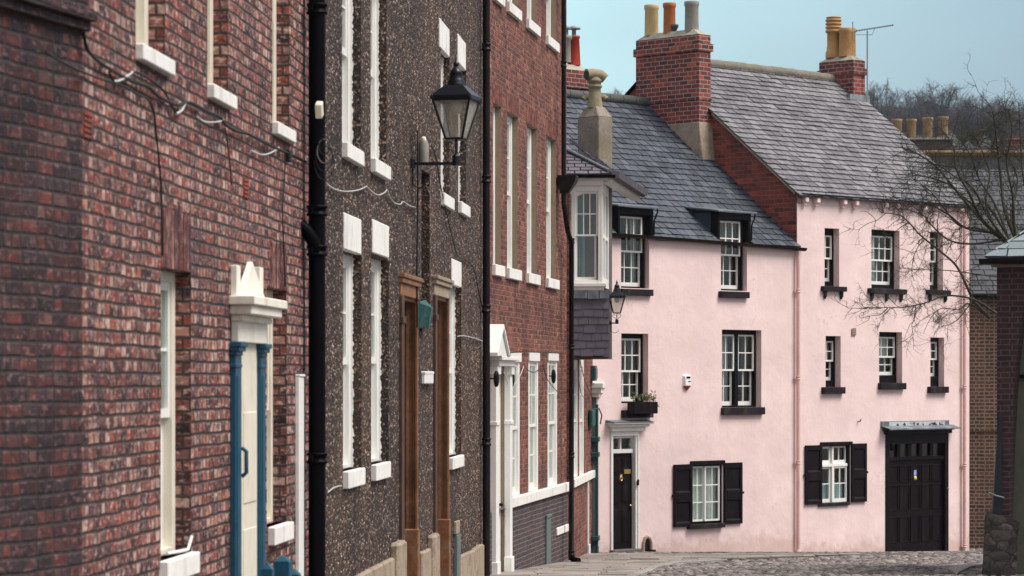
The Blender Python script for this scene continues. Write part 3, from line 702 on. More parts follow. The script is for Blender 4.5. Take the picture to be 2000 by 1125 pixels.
# cables on the brick house
def cable(Hh, pts, r, mat, label, name='wall_cable', o=.03, cat='cable', group='cables strung along the walls'):
    """pts: (px,py[,out]) on the wall of Hh"""
    q = []
    for p in pts:
        oo = p[2] if len(p) > 2 else o; q.append(Hh.W(Hh.S(p[0], oo), oo, Hh.Z(p[0], p[1], oo)))
    f = [q[0]]
    for i in range(len(q) - 1):
        p0, p1, p2, p3 = q[max(i - 1, 0)], q[i], q[i + 1], q[min(i + 2, len(q) - 1)]
        for k in range(1, 7):
            t = k / 6
            f.append(.5 * ((2 * p1) + (p2 - p0) * t + (2 * p0 - 5 * p1 + 4 * p2 - p3) * t * t + (3 * p1 - p0 - 3 * p2 + p3) * t ** 3))
    base = f[0].copy(); mb = MB(); mb.tube([p - base for p in f], r, 6)
    o_ = mb.build(name, M[mat]); o_.location = base
    return tag(o_, label, cat, group)
cable(H, [(163, 62), (170, 95), (190, 118), (215, 135), (236, 148)], .011, 'cable_black', 'thick black cable dropping from the dark string course at the top left')
cable(H, [(213, 140), (222, 158), (238, 157), (258, 141), (275, 145), (297, 158), (320, 178), (340, 215), (345, 222)], .008, 'cable_black', 'black cable looping under the first upper cream window')
cable(H, [(222, 158.5), (232, 158), (246, 150), (258, 141)], .0095, 'cable_white', 'short pale cable bend below the first upper window sill')
cable(H, [(343, 222), (349, 220), (356, 214), (361, 203), (368, 199)], .0095, 'cable_white', 'short pale cable bend below the second upper window sill')
cable(H, [(236, 148), (262, 160), (290, 170), (310, 188), (345, 205), (370, 200), (405, 218), (428, 228), (440, 243), (462, 256), (485, 262), (520, 280), (545, 292), (575, 305), (597, 316)], .012, 'cable_black', 'thick black cable running down along the upper wall to the soil pipe')
cable(H, [(385, 228), (400, 238), (425, 238), (436, 234)], .007, 'cable_white', 'small pale loop of cable between the second and third upper windows')
cable(H, [(490, 294), (510, 302), (528, 299), (545, 288)], .007, 'cable_white', 'small pale loop of cable under the third upper window sill')
cable(H, [(90, 102), (120, 120), (160, 140), (200, 155), (240, 168), (270, 185), (290, 195), (300, 220), (305, 260), (312, 330), (316, 400), (317, 500)], .007, 'cable_black', 'thin dark cable running from top left then down to the ground floor window')
cable(H, [(440, 250), (447, 300), (452, 360)], .005, 'cable_black', 'thin dark cable hanging down the wall left of the third upper window')
cable(H, [(557, 295), (556, 340), (552, 420), (554, 470), (557, 560)], .006, 'cable_black', 'thin dark cable running down to the small window by the doorcase')
# junction box
mb = MB(); zz = H.Z(555, 300, .03); mb.box(-.05, .05, 0, .05, -.05, .05); q = H.W(H.S(557), .0, zz)
o_ = mb.build('junction_box', M['cable_black'], bevel=.008); o_.location = q; o_.rotation_euler = H.root.rotation_euler
tag(o_, 'small black junction box on the brick wall under the third upper sill', 'junction box')
# security light on the pipe
t = thing('flood_light', 'small cream security light fixed to the black soil pipe', 'lamp', H.W(H.S(619, .21), .21, H.Z(619, 226, .21)), H.root.rotation_euler.z)
mb = MB(); mb.obox((0, -.02, .05), Vector((.045, 0, .02)), Vector((0, .03, 0)), Vector((-.02, 0, .06))); mb.build('lamp_head', M['cream'], t, .008)
mb = MB(); mb.tube([(0, .08, 0), (0, 0, .02)], .012, 6); mb.build('bracket', M['pipe_black'], t)
# bundle of cable at the pipe
for j in range(4):
    q = H.W(s_ - .12, .2, H.Z(619, 275 + j * 12, .2)); mb = MB(); rr = .05 + .012 * j
    mb.tube([(rr * math.cos(a) , .01 * math.sin(3 * a + j), rr * 1.7 * math.sin(a)) for a in [k * .35 + j for k in range(18)]], .004, 5)
    o_ = mb.build('cable_coil', M['cable_black'] if j != 1 else M['grey_plastic']); o_.location = q
    tag(o_, ('black', 'grey', 'black', 'black')[j] + (' coil of thin cable hung on the soil pipe, highest of four', ' coil of thin cable hung on the soil pipe, second down', ' coil of thin cable on the soil pipe just above the pale lowest one', ' coil of thin cable on the soil pipe, lowest and largest')[j], 'cable', 'cables strung along the walls')
# window stay on the big sill
t = thing('window_stay', 'bent white metal stay lying on the big lower window sill', 'window stay', H.W(H.S(352), 0.0, L1[2]), H.root.rotation_euler.z)
mb = MB(); mb.tube([(-.2, .05, .02), (.12, -.03, .03), (.18, -.045, .12)], .012, 6); mb.build('stay_bar', M['white'], t)
# teal garden fence
FT = thing('garden_fence', 'low teal painted picket fence by the teal doorcase, cut off by the frame', 'fence', H.W(H.S(540, .35), .35, gz(21.5)), H.root.rotation_euler.z)
fy = FT.location
for px, y, w_ in ((523, 1103, .085), (552, 1088, .125), (574, 1114, .10)):
    ss = H.S(px, .35) - H.S(540, .35); zt_ = H.Z(px, y, .35) - fy.z; mb = MB(); h_ = w_ / 2
    mb.box(ss - h_, ss + h_, -h_, h_, -.1, zt_ - .03)
    mb.add([(ss - h_, -h_, zt_ - .03), (ss + h_, -h_, zt_ - .03), (ss + h_, h_, zt_ - .03), (ss - h_, h_, zt_ - .03), (ss, 0, zt_ + .02)], [(0, 1, 4), (1, 2, 4), (2, 3, 4), (3, 0, 4)])
    mb.build('fence_post', M['teal'], FT, .006)
for zz in (.2, .5):
    mb = MB(); mb.box(-.6, .7, -.02, .02, zz, zz + .06); mb.build('fence_rail', M['teal'], FT, .005)

# ================================================================== PEBBLEDASH HOUSE
H2 = House('pebbledash_house', 'tall dark brown pebbledash house with white lintels, between red brick houses', (-3.76 + .0774 * 25.32, 25.32), (.0774, 1))
E2 = H2.S(946)
G = H2
ops2 = []
PA = []
for (a, b, ytop, ysill, refl) in ((668, 706, 487, 921, 671), (723, 759, 497, 908, 726)):
    ops2.append((G.S(a + 2), G.S(b), G.Z(a + 2, ysill), G.Z(refl, ytop), .11)); PA.append('low')
for (a, b, ysill) in ((668, 705, 277), (724, 755, 308)):
    z = G.Z(a, ysill); ops2.append((G.S(a), G.S(b), z, z + 2.0, .11)); PA.append('up')
for (a, b, ysill, ytop) in ((861, 878, 376, 92), (895, 910, 393, 122)):
    ops2.append((G.S(a), G.S(b), G.Z(a, ysill), G.Z(a, ytop), .11)); PA.append('up')
ops2.append((G.S(877), G.S(901), G.Z(877, 894), G.Z(882, 555), .11)); PA.append('low')
D1 = (G.S(780), G.S(815), .3, G.Z(780, 545), .17); D2 = (G.S(846), G.S(876), .3, G.Z(846, 548), .17)
ops2 += [D1, D2, (G.S(823), G.S(839), G.Z(823, 590), G.Z(823, 330), .10)]
mb = MB(); grid_wall(mb, 0, E2, 0, 12.2, ops2, 0, 1); body(mb, 0, E2, 0, 12.2, 8)
sl_ = ops2[-1]; mb.box(sl_[0] - .1, sl_[1] + .1, -.35, -.115, sl_[2] - .1, sl_[3] + .1)
G.put(mb, 'wall', [M['pebbledash'], M['pebbledash_rev']])
mb = MB(); mb.add([(0, -.35, 12.1), (E2, -.35, 12.1), (E2, 4, 15), (0, 4, 15), (0, 8.3, 12.1), (E2, 8.3, 12.1)], [(0, 1, 2, 3), (3, 2, 5, 4), (0, 3, 4), (1, 5, 2)])
G.put(mb, 'roof', M['slate_bed'])
rr = random.Random(11)
for q, kind in zip(ops2[:7], PA):
    win = sash_window(G, q[0], q[1], q[2], q[3], .11, 2, 2, 2, 'white', 'white', fw=.12, stile=.07, frame_d=.14)
    # ragged white paint margin along the far reveal
    mb = MB(); n_ = int((q[3] - q[2]) / .02); pv = None
    for i in range(n_ + 1):
        z = q[2] + (q[3] - q[2]) * i / n_; w_ = .016 + .020 * rr.random(); cur = ((q[1] - .004, .11 + .12, z), (q[1] - .004, .11 - w_, z))
        if pv: mb.quad(pv[0], pv[1], cur[1], cur[0])
        pv = cur
    G.put(mb, 'paint_margin', M['white_sill'], win)
    i_ = ops2.index(q); pr = ((714, .06), (764, .06), (712, .06), (764, .06), (888, .055), (919, .055), (907, .06))[i_]
    hs = (.17, .17, .15, .15, .16, .16, .16)[i_]
    sill_box(G, q[0] - (.0 if i_ < 6 else .02), G.S(*pr), pr[1], q[2] - hs, q[2], 'white_sill', win)
    lt = {0: (670, 706, 415, 487), 1: (726, 760, 428, 494), 4: (857, 878, 35, 92), 5: (893, 910, 66, 122), 6: (881, 901.5, 505, 556)}.get(i_)
    if lt:
        mb = MB(); mb.box(G.S(lt[0]), G.S(lt[1], .02), -.05, .02, G.Z(lt[0], lt[3]) , G.Z(lt[0], lt[2])); G.put(mb, 'lintel', M['white_sill'], win, .01)
# timber doorcases
for k, (D, px0) in enumerate(((D1, 779), (D2, 846))):
    a, b, z0, z1, e = D
    mb = MB(); mb.box(a, b, -.24, -.17, z0, z1 - .25)
    for j in range(2):
        for i in range(2): mb.box(a + .15 + i * .55, a + .6 + i * .55, -.17, -.155, z0 + 1.15 + j * .95, z0 + 1.95 + j * .85)
    G.put(mb, 'door', M['wood_brown'], bevel=.006)
    mb = MB()                                         # far jamb lining: stepped mouldings
    for (y0, y1, w_) in ((-.165, -.135, .03), (-.135, -.10, .05), (-.10, -.055, .025), (-.055, -.02, .045), (-.02, .012, .07)):
        mb.box(b - w_, b - .002, y0, y1, z0, z1 - .02)
    if k: mb.box(b - .055, b - .048, -.160, -.14, z0, z1 - .5, 1)
    mb.box(a, b, -.17, -.02, z1 - .22, z1 - .02)
    jm = G.put(mb, 'door_jamb', [M['wood_orange'], M['white']], bevel=.005)
    mb = MB(); mb.box(a - .02, a + .22, -.03, .035, z0, z1 - .18); mb.box(a - .04, a + .24, -.03, .05, z1 - .5, z1 - .42)
    G.put(mb, 'architrave', M['wood_brown'], bevel=.006)
    mb = MB(); mb.box(a, b + .0, -.02, .02, z1 - .18, z1 - .04); mb.box(a - .03, b + .03, -.02, .05, z1 - .04, z1 + .02); mb.box(a - .04, b + .06, -.02, .07, z1 + .02, z1 + .07)
    G.put(mb, 'door_hood', M['wood_orange'] if k == 0 else M['haunch'], bevel=.008)
    # worn stone and timber foot of the jamb
    zz = G.Z(px0 + 20, 1040 if k == 0 else 1018)
    mb = MB(); mb.box(b - .13, b + .02, -.165, .03, .2, zz); mb.box(b - .14, b - .05, -.19, -.13, .2, zz - .06)
    G.put(mb, 'jamb_foot', M['rust'], bevel=.012)
# big doorstep stones
mb = MB()
for (p0, p1, yt, oo) in ((762, 778, 1062, .10), (835, 846, 1046, .09), (818, 836, 1080, .04)):
    mb = MB(); mb.box(G.S(p0), G.S(p1), -.02, oo, .2, G.Z(p0, yt)); G.put(mb, 'jamb_stone', M['sandstone'], bevel=.03)
# stone plinth
mb = MB(); s0 = G.S(697)
for (p0, p1, ya, yb, oo) in ((655, 697, 1148, 1123, .05), (697, 718, 1123, 1111, .05), (718, 742, 1111, 1099, .055), (742, 764, 1099, 1088, .05), (818, 829, 1078, 1074, .05), (829, 836, 1074, 1070, .05),
                             (890, 906, 1088, 1080, .05), (906, 921, 1080, 1074, .055), (921, 930, 1072, 1066, .06), (930, 942, 1064, 1062, .06)):
    a, b = G.S(p0), G.S(p1) - .015; z0_, z1_ = G.Z(p0, ya), G.Z(p1, yb)
    mb = MB(); mb.prism([(a, .1), (b, .1), (b, z1_), (a, z0_)], .03, -oo)
    G.put(mb, 'plinth_stone', M['sandstone'], bevel=.02)
# grey green boxed pipe with a stone cap
mb = MB(); a = G.S(886); mb.box(a, G.S(893), 0, .05, .2, G.Z(886, 1046)); bp = G.put(mb, 'boxed_pipe', M['green_grey'], bevel=.006)
mb = MB(); mb.box(a - .02, G.S(892), 0, .045, G.Z(886, 1044), G.Z(886, 1019)); G.put(mb, 'pipe_cap', M['haunch'], bp, .008)

# utility box, verdigris lamp, lamp gear, cables
def wallthing(Hh, name, label, cat, px, py, group=None):
    return thing(name, label, cat, Hh.W(Hh.S(px), 0, Hh.Z(px, py)), Hh.root.rotation_euler.z, group)
t = wallthing(G, 'meter_box', 'small white box fixed low on the pebbledash wall between the two brown doors', 'box', 822, 750)
mb = MB(); hh = G.Z(822, 727) - G.Z(822, 750); mb.box(0, .95, 0, .055, 0, hh); mb.build('box_body', M['alarm_white'], t, .012)
mb = MB(); mb.box(-.01, .97, 0, .06, hh - .025, hh + .012); mb.build('box_lid', M['alarm_white'], t, .008)
t = wallthing(G, 'door_lamp', 'verdigris green copper lantern on the pebbledash wall between the brown doors', 'lamp', 817, 640)
hh = G.Z(817, 585) - G.Z(817, 640)
mb = MB(); mb.add([(0, 0, 0), (.12, -.11, 0), (.45, -.09, 0), (.5, 0, 0), (0, 0, hh * .9), (.05, -.15, hh * .72), (.5, -.13, hh * .72), (.55, 0, hh * .95), (.2, -.05, hh), (.35, -.05, hh)],
    [(0, 1, 2, 3), (0, 1, 5, 4), (1, 2, 6, 5), (2, 3, 7, 6), (4, 5, 8), (5, 6, 9, 8), (6, 7, 9), (4, 8, 9, 7)]); mb.build('lamp_hood', M['verdigris'], t)
mb = MB(); mb.box(.14, .42, .03, .10, .06, hh * .6); mb.build('lamp_lens', M['teal_dark'], t)
t = wallthing(G, 'lamp_gear', 'grey metal control cylinder with pale cap beside the large lantern bracket', 'control box', 815, 322)
mb = MB(); mb.lathe([(.06, 0), (.062, .02), (.062, .25), (.045, .29)], (0, -.075, .0), 16); mb.build('gear_body', M['grey_plastic'], t)
mb = MB(); mb.lathe([(.03, .285), (.034, .31), (.02, .335), (0, .34)], (0, -.075, 0), 12); mb.build('gear_cap', M['cream'], t)
cable(G, [(640, 361), (655, 370), (675, 374), (700, 371), (716, 364)], .007, 'cable_white', 'pale sagging cable below the upper white sills of the pebbledash house')
cable(G, [(716, 364), (726, 374), (738, 381), (750, 377), (756, 371), (760, 382), (770, 396), (782, 399), (787, 394), (800, 402), (811, 405)], .007, 'cable_white', 'thin wavy cable crossing the pebbledash wall to the lantern')
cable(G, [(816, 255, .02), (816, 320), (816, 420), (814.5, 520), (815, 640)], .012, 'cable_black', 'straight dark conduit running down the pebbledash wall beside the first brown door')
cable(G, [(843, 285), (852, 310), (862, 370), (880, 450), (893, 497), (905, 505), (925, 523), (935, 570), (942, 600)], .008, 'cable_black', 'long thin black cable sloping down from the lantern to the brown drainpipe')
cable(G, [(893, 657), (905, 656), (925, 660), (942, 666)], .007, 'cable_white', 'short pale cable crossing to the brown drainpipe at mid height')
cable(G, [(640, 962), (650, 954), (660, 950), (667, 949)], .007, 'cable_white', 'short white cable between the soil pipe and the lowest white sill')

# ------------------------------------------------------------------ lanterns
def lantern(loc, rz, size, label, arm_dir, arm_len, yaw):
    """large square street lantern on a wall bracket; loc = wall fixing point of the arm"""
    t = thing('street_lantern', label, 'street lamp', loc, rz, 'wall lanterns above the lane')
    k = size
    mb = MB(); mb.box(-.03 * k, .03 * k, 0, arm_len, -.02 * k, .02 * k)
    cx = -arm_len
    mb.lathe([(.055 * k, -.03 * k), (.055 * k, .10 * k), (.04 * k, .12 * k), (.018 * k, .13 * k)], (0, cx, 0), 8, smooth=False)
    mb.tube([(0, cx, .1 * k), (0, cx, .32 * k)], .014 * k, 6)
    for sg in (-1, 1):
        for ax in (0, 1):
            pr = [(.03, .13), (.06, .18), (.12, .20), (.135, .25), (.10, .29), (.06, .28), (.075, .24)]
            pts = [((sg * r * k) if ax == 0 else 0, cx + ((sg * r * k) if ax == 1 else 0), z * k) for r, z in pr]
            if abs(math.cos(yaw)) > 0: mb.tube(pts, .009 * k, 5)
    mb.lathe([(.05 * k, -.06 * k), (.05 * k, .06 * k)], (0, -.01, 0), 8)
    sp = [(.0, -.02), (0, -.12)]
    mb.tube([(0, -.02, -.02), (0, -.02, -.28 * k), (0, -.10, -.33 * k), (0, -.17, -.28 * k), (0, -.16, -.22 * k)], .010 * k, 5)
    mb.build('bracket', M['lamp_black'], t)
    # frame
    def ring(h, z): return [Vector((math.cos(yaw + math.pi / 4 + i * math.pi / 2) * h * 1.414, cx + math.sin(yaw + math.pi / 4 + i * math.pi / 2) * h * 1.414, z)) for i in range(4)]
    zb, zt = .33 * k, .85 * k; hb, ht = .115 * k, .255 * k
    b_, t_ = ring(hb, zb), ring(ht, zt)
    fr = MB()
    for i in range(4):
        fr.tube([b_[i], t_[i]], .017 * k, 5, smooth=False)
        fr.tube([b_[i], b_[(i + 1) % 4]], .016 * k, 5, smooth=False); fr.tube([t_[i], t_[(i + 1) % 4]], .022 * k, 5, smooth=False)
    fr.add(ring(hb, zb - .01), [(0, 1, 2, 3)])
    for i in range(4): fr.lathe([(.025 * k, 0), (.03 * k, .035 * k), (.012 * k, .07 * k)], tuple(ring(ht * 1.03, zt)[i]), 6)
    fr.build('lantern_frame', M['lamp_black'], t)
    gp = MB(); b2, t2 = ring(hb * .96, zb), ring(ht * .96, zt)
    for i in range(4): gp.quad(b2[i], b2[(i + 1) % 4], t2[(i + 1) % 4], t2[i])
    gp.build('lantern_glass', M['lamp_glass'], t)
    rf = MB(); r0, r1, r2 = ring(ht * 1.1, zt + .0), ring(ht * 1.1, zt + .05 * k), ring(.115 * k, zt + .205 * k)
    for i in range(4):
        j = (i + 1) % 4; rf.quad(r0[i], r0[j], r1[j], r1[i]); rf.quad(r1[i], r1[j], r2[j], r2[i])
    rf.quad(*ring(ht * 1.1, zt + .002)); rf.quad(*r2)
    rf.lathe([(r * k, (.20 + (z - .24) * .80) * k) for r, z in [(.125, .24), (.13, .26), (.115, .28), (.118, .30), (.10, .34), (.082, .43), (.088, .44), (.075, .49), (.035, .54), (.018, .555), (.036, .575), (.04, .605), (.02, .64), (.012, .65), (.008, .70), (0, .71)]], (0, cx, zt), 16)
    rf.build('lantern_roof', M['lamp_black'], t)
    lm = MB(); lm.lathe([(0, .66 * k), (.06 * k, .68 * k), (.085 * k, .76 * k), (.09 * k, .83 * k), (0, .835 * k)], (0, cx, 0), 12)
    lm.build('lamp_fitting', M['cream'], t)
    return t
q = G.W(G.S(803), 0, G.Z(803, 320))
lantern(q, H2.root.rotation_euler.z, .87, 'large black square street lantern on a bracket over the pebbledash wall', 0, .53, -.18)

# ================================================================== GEORGIAN BRICK HOUSE
H3 = House('georgian_house', 'orange red georgian brick house with tall white windows and dark brick plinth', (-.43, 43.0), (.153, 1))
G = H3; E3 = G.S(1106.5)
ops3 = []; kinds3 = []
R2 = [(963, 978, 205, 515), (990.5, 1011, 221, 523.5), (1029, 1048, 241, 533), (1067, 1085.5, 263, 541.5)]
z2s, z2t = G.Z(1029, 533), G.Z(1029, 241); z3s = G.Z(1029, 36)
for a, b, yt, ys_ in R2:
    ops3.append((G.S(a), G.S(b), z2s, z2t, .09)); kinds3.append('mid')
for a, b, _, _ in R2:
    ops3.append((G.S(a), G.S(b), z3s, z3s + 1.6, .09)); kinds3.append('top')
zb1 = 1.67
R1 = [(995, 1015), (1032, 1051), (1069.5, 1088)]
z1t = [G.Z(a, y) for (a, b), y in zip(R1, (690.5, 690, 690))]
for (a, b), zt in zip(R1, z1t):
    ops3.append((G.S(a), G.S(b), zb1, zt, .02)); kinds3.append('low')
dd = (G.S(957) + .26, G.S(989) - .22, .3, G.Z(960, 715), .1); ops3.append(dd)
mb = MB(); grid_wall(mb, 0, E3, zb1 - .15, 11.6, ops3, 0, 1); body(mb, 0, E3, 0, 11.6, 8)
G.put(mb, 'wall', [M['brick_georgian'], M['tan']])
mb = MB(); grid_wall(mb, 0, E3, -.2, zb1 - .15, [dd], 0, 0, .03); G.put(mb, 'plinth', M['brick_plinth'])
mb = MB(); mb.add([(0, -.3, 11.5), (E3 + .1, -.3, 11.5), (E3 + .1, 4, 14.5), (0, 4, 14.5), (0, 8.3, 11.5), (E3 + .1, 8.3, 11.5)], [(0, 1, 2, 3), (3, 2, 5, 4), (0, 3, 4), (1, 5, 2)])
G.put(mb, 'roof', M['slate_bed'])
for i, q in enumerate(ops3[:-1]):
    kd = kinds3[i]
    if kd == 'low':
        win = sash_window(G, q[0], q[1], q[2], q[3], .0, 2, 2, 2, 'white', 'white', fw=.14, stile=.05, head=.16, frame_d=.14, step=.03, split=.5, curtain=[(0, 1, 'curtain')])
        mb = MB(); mb.box(q[0] - .03, q[1] + .03, 0, .03, q[3] - .13, q[3] + .02); G.put(mb, 'window_head', M['white'], win, .006)
    else:
        win = sash_window(G, q[0], q[1], q[2], q[3], .09, 2, 2, 2, 'white', 'white', fw=.11, stile=.06, frame_d=.14, curtain=[(.5, 1, 'curtain')])
        sill_box(G, q[0] - .08, q[1] + .10, .06, q[2] - .17, q[2], 'white_sill', win)
        lm = MB(); n_ = 9
        for k in range(n_):
            x = q[0] - .06 + (q[1] - q[0] + .12) * k / n_; w_ = (q[1] - q[0] + .12) / n_; lm.box(x + .004, x + w_ - .004, -.02, .005, q[3] + .003, q[3] + .3)
        G.put(lm, 'brick_lintel', M['soldier_orange'])
mb = MB(); mb.box(dd[1] + .25, E3 - .02, 0, .09, zb1 - .16, zb1); G.put(mb, 'sill_band', M['white_sill'], bevel=.008)
# white doorcase and pediment hood
mb = MB(); mb.box(dd[0], dd[1], -.12, -.06, .3, dd[3]); dr = G.put(mb, 'door', M['white'])
mb = MB(); mb.lathe([(.0, 0), (.03, .01), (.03, .05), (0, .06)], (dd[1] - .12, .03, 1.55), 8); G.put(mb, 'door_handle', M['black'], dr)
for a, b in ((dd[0] - .26, dd[0]), (dd[1], dd[1] + .22)):
    mb = MB(); mb.box(a, b, 0, .10, 0, dd[3]); mb.box(a - .02, b + .02, 0, .125, 0, .75); mb.box(a - .03, b + .03, 0, .13, dd[3] - .13, dd[3]); mb.box(a - .015, b + .015, 0, .115, 2.85, 2.91)
    G.put(mb, 'pilaster', M['white'], bevel=.006)
mb = MB(); mb.box(dd[0] - .28, dd[1] + .22, 0, .15, dd[3], dd[3] + .09); mb.box(dd[0] - .33, dd[1] + .24, 0, .21, dd[3] + .09, dd[3] + .15); G.put(mb, 'entablature', M['white'], bevel=.008)
mb = MB(); pa, pb, zq = G.S(971, .22), G.S(993, .22), dd[3] + .151
mb.prism([(pa, zq), (pb, zq), ((pa + pb) / 2, zq + .42)], .0, -.20)
for sg, e0 in ((0, pa), (1, pb)):
    mpt = ((pa + pb) / 2, zq + .43); q0 = (e0 + (-.06 if sg == 0 else .06), zq - .01)
    poly = [q0, mpt, (mpt[0], mpt[1] + .06), (q0[0], q0[1] + .06)]
    mb.prism(poly, .0, -.24)
G.put(mb, 'pediment', M['white'], bevel=.004)
# brown drainpipe at the joint, second one at the corner with hopper
s_ = .02
def cz(px, ys_, o): return [(G.S(px, o), -o, G.Z(px, y, o)) for y in ys_]
downpipe(G, [(G.S(950, .12), -.12, .3), (G.S(950, .12), -.12, 11.5)], .055, 'pipe_brown', cz(950, (92, 350, 603, 863), .12), cr=1.3, ch=.06, lugs=True)
o_ = .12; sA, sB = G.S(1101, o_), G.S(1114, o_ + .05)
zh0, zh1 = G.Z(1101, 378, o_), G.Z(1101, 343, o_)
dp = downpipe(G, [(sA, -o_, zh1 - .02), (sA, -o_, 11.5)], .042, 'pipe_brown', cz(1101, (125,), o_), cr=1.3, ch=.06)
mb = MB(); sH = sA + .02
mb.add([(sH - .08, -o_ + .06, zh0), (sH + .08, -o_ + .06, zh0), (sH + .08, -o_ - .09, zh0), (sH - .08, -o_ - .09, zh0),
        (sH - .17, -o_ + .10, zh1 - .12), (sH + .17, -o_ + .10, zh1 - .12), (sH + .17, -o_ - .22, zh1 - .12), (sH - .17, -o_ - .22, zh1 - .12),
        (sH - .19, -o_ + .10, zh1), (sH + .19, -o_ + .10, zh1), (sH + .19, -o_ - .25, zh1), (sH - .19, -o_ - .25, zh1)],
       [(0, 1, 2, 3), (0, 1, 5, 4), (1, 2, 6, 5), (2, 3, 7, 6), (3, 0, 4, 7), (4, 5, 9, 8), (5, 6, 10, 9), (6, 7, 11, 10), (7, 4, 8, 11), (8, 9, 10, 11)])
G.put(mb, 'rain_hopper', M['pipe_brown'], dp, .01)
xs_ = G.S(1113, o_ + .04)
downpipe(G, [(sA, -o_, zh0 + .02), (sA, -o_ - .0, G.Z(1103, 398, o_)), (sA + .1, -o_ - .06, G.Z(1112, 455, o_)), (xs_, -o_ - .07, G.Z(1113, 475, o_)), (xs_, -o_ - .07, G.Z(1113, 1085, o_)), (xs_ - .02, -o_ - .14, G.Z(1113, 1094, o_))], .045, 'pipe_brown',
         [(xs_, -o_ - .07, G.Z(1113, y, o_)) for y in (472, 678, 888, 1078)], cr=1.3, ch=.05)
mb = MB(); mb.tube([(xs_, -o_ - .07, G.Z(1113, 1086, o_)), (xs_ - .05, -o_ - .13, G.Z(1113, 1092, o_)), (xs_ - .1, -o_ - .22, G.Z(1113, 1093, o_))], .06, 12); G.put(mb, 'pipe_shoe', M['pipe_black'], bevel=0)
# plinth fittings
mb = MB(); mb.box(G.S(1061.5), G.S(1070), .03, .06, 0, G.Z(1061, 1008)); mb.box(G.S(1061.5) - .02, G.S(1070) + .02, .03, .075, G.Z(1061, 1012), G.Z(1061, 1006)); G.put(mb, 'boxed_pipe', M['green_grey'], bevel=.006)
mb = MB(); mb.box(G.S(1082.5), G.S(1104), .03, .065, G.Z(1083, 1046), G.Z(1083, 1031)); G.put(mb, 'vent_block', M['white_sill'], bevel=.01)
mb = MB(); mb.tube([(G.S(990), -.06, 0), (G.S(990), -.06, G.Z(990, 1083))], .026, 8); G.put(mb, 'vent_pipe', M['pipe_black'])
# black oval lights and their festoon cable
for px, y, oo, lab in ((967, 740, .16, 'black oval flood light on the white doorcase under the pediment'), (997.5, 740, .06, 'black oval flood light on the first tall white window right of the doorcase'), (1079, 735, .05, 'black oval flood light on the last tall white window by the corner drainpipe')):
    z = G.Z(px, y, oo); mb = MB()
    t = thing('oval_light', lab, 'light', G.W(G.S(px, oo), oo, z), G.root.rotation_euler.z, 'black oval lights along the georgian house')
    hh = .125; prof = [(math.sin(a) ** .7 * .042, -math.cos(a) * hh) for a in [math.pi * k / 10 for k in range(11)]]
    mb.lathe(prof, (0, -.02, 0), 14, sx=2.2); mb.build('light_body', M['black'], t)
    mb = MB(); mb.tube([(0, 0, 0), (0, .16, .02)], .012, 6); mb.build('light_arm', M['black'], t)
cable(G, [(975, 705, .06), (985, 730, .06), (993, 750, .06), (1003, 752, .06), (1015, 735, .06), (1024, 713, .04)], .007, 'cable_white', 'pale festoon cable looping across the first tall white window')
cable(G, [(1024, 713, .05), (1033, 724, .05), (1043, 727, .05), (1052, 722, .05), (1060, 713, .05)], .007, 'cable_black', 'dark festoon cable sagging between the second and third tall windows')
cable(G, [(1060, 713, .05), (1068, 738, .05), (1077, 752, .05), (1090, 766, .05), (1098, 768, .05)], .007, 'cable_black', 'dark festoon cable falling across the last tall white window')
cable(G, [(985, 690, .03), (1020, 687, .03), (1060, 688, .03), (1100, 690, .03)], .008, 'cable_black', 'straight dark cable running along above the tall white windows')

# ================================================================== ORIEL HOUSE
H4 = House('oriel_house', 'narrow brick house with white oriel window above a plum slate apron', (1.07, 52.5), (.097, 1))
G = H4
ops4 = []
for a, b in ((1119, 1128), (1131.5, 1140)):
    ops4.append((G.S(a), G.S(b), G.Z(a, 935), G.Z(a, 702), .02))
E4 = G.S(1174)
mb = MB(); grid_wall(mb, 0, E4, -.3, 7.0, ops4); body(mb, 0, E4, -.3, 7.0, 5); G.put(mb, 'wall', M['brick_georgian'])
for q in ops4: sash_window(G, *q[:4], .0, 2, 2, 2, 'white', 'white', fw=.14, stile=.05, head=.14, frame_d=.14, step=.03, curtain=[(0, 1, 'curtain')])
mb = MB(); mb.box(G.S(1116), G.S(1158), 0, .07, G.Z(1119, 951), G.Z(1119, 935)); G.put(mb, 'sill_band', M['white_sill'], bevel=.008)
mb = MB(); a = G.S(1146.5); mb.box(a, a + .14, 0, .035, -.2, G.Z(1146, 940)); mb.box(a, a + .3, 0, .05, -.2, .25); G.put(mb, 'door_frame', M['white'], bevel=.005)
# green doorcase beside the pink house
a, b = G.S(1156), G.S(1163)
mb = MB(); mb.box(a, b, 0, .09, -.3, G.Z(1157, 775)); mb.box(a - .04, b + .05, 0, .12, -.3, .12); mb.box(a + .05, b - .05, .09, .10, .3, 3.0); G.put(mb, 'pilaster', M['green_grey'], bevel=.006)
mb = MB(); mb.box(a - .1, b + .15, 0, .2, G.Z(1157, 768), G.Z(1157, 758)); mb.box(a - .05, b + .1, 0, .15, G.Z(1157, 776), G.Z(1157, 768)); mb.box(a - .14, b + .2, 0, .24, G.Z(1157, 758), G.Z(1157, 748)); G.put(mb, 'door_head', M['white'], bevel=.008)
mb = MB(); mb.box(b, E4 - .1, -.1, .05, -.3, G.Z(1165, 778)); G.put(mb, 'door', M['teal_dark'])
mb = MB(); q = G.S(1166, .12)
mb.tube([(q, -.12, -.2), (q, -.12, G.Z(1166, 790, .12))], .03, 8)
pp = G.put(mb, 'drainpipe', M['teal_dark'])
for y in (858, 888, 1052):
    mb = MB(); z = G.Z(1166, y, .12); mb.box(q - .1, q + .35, .0, .16, z - .05, z + .05); G.put(mb, 'pipe_clip', M['teal_dark'], pp, .008)
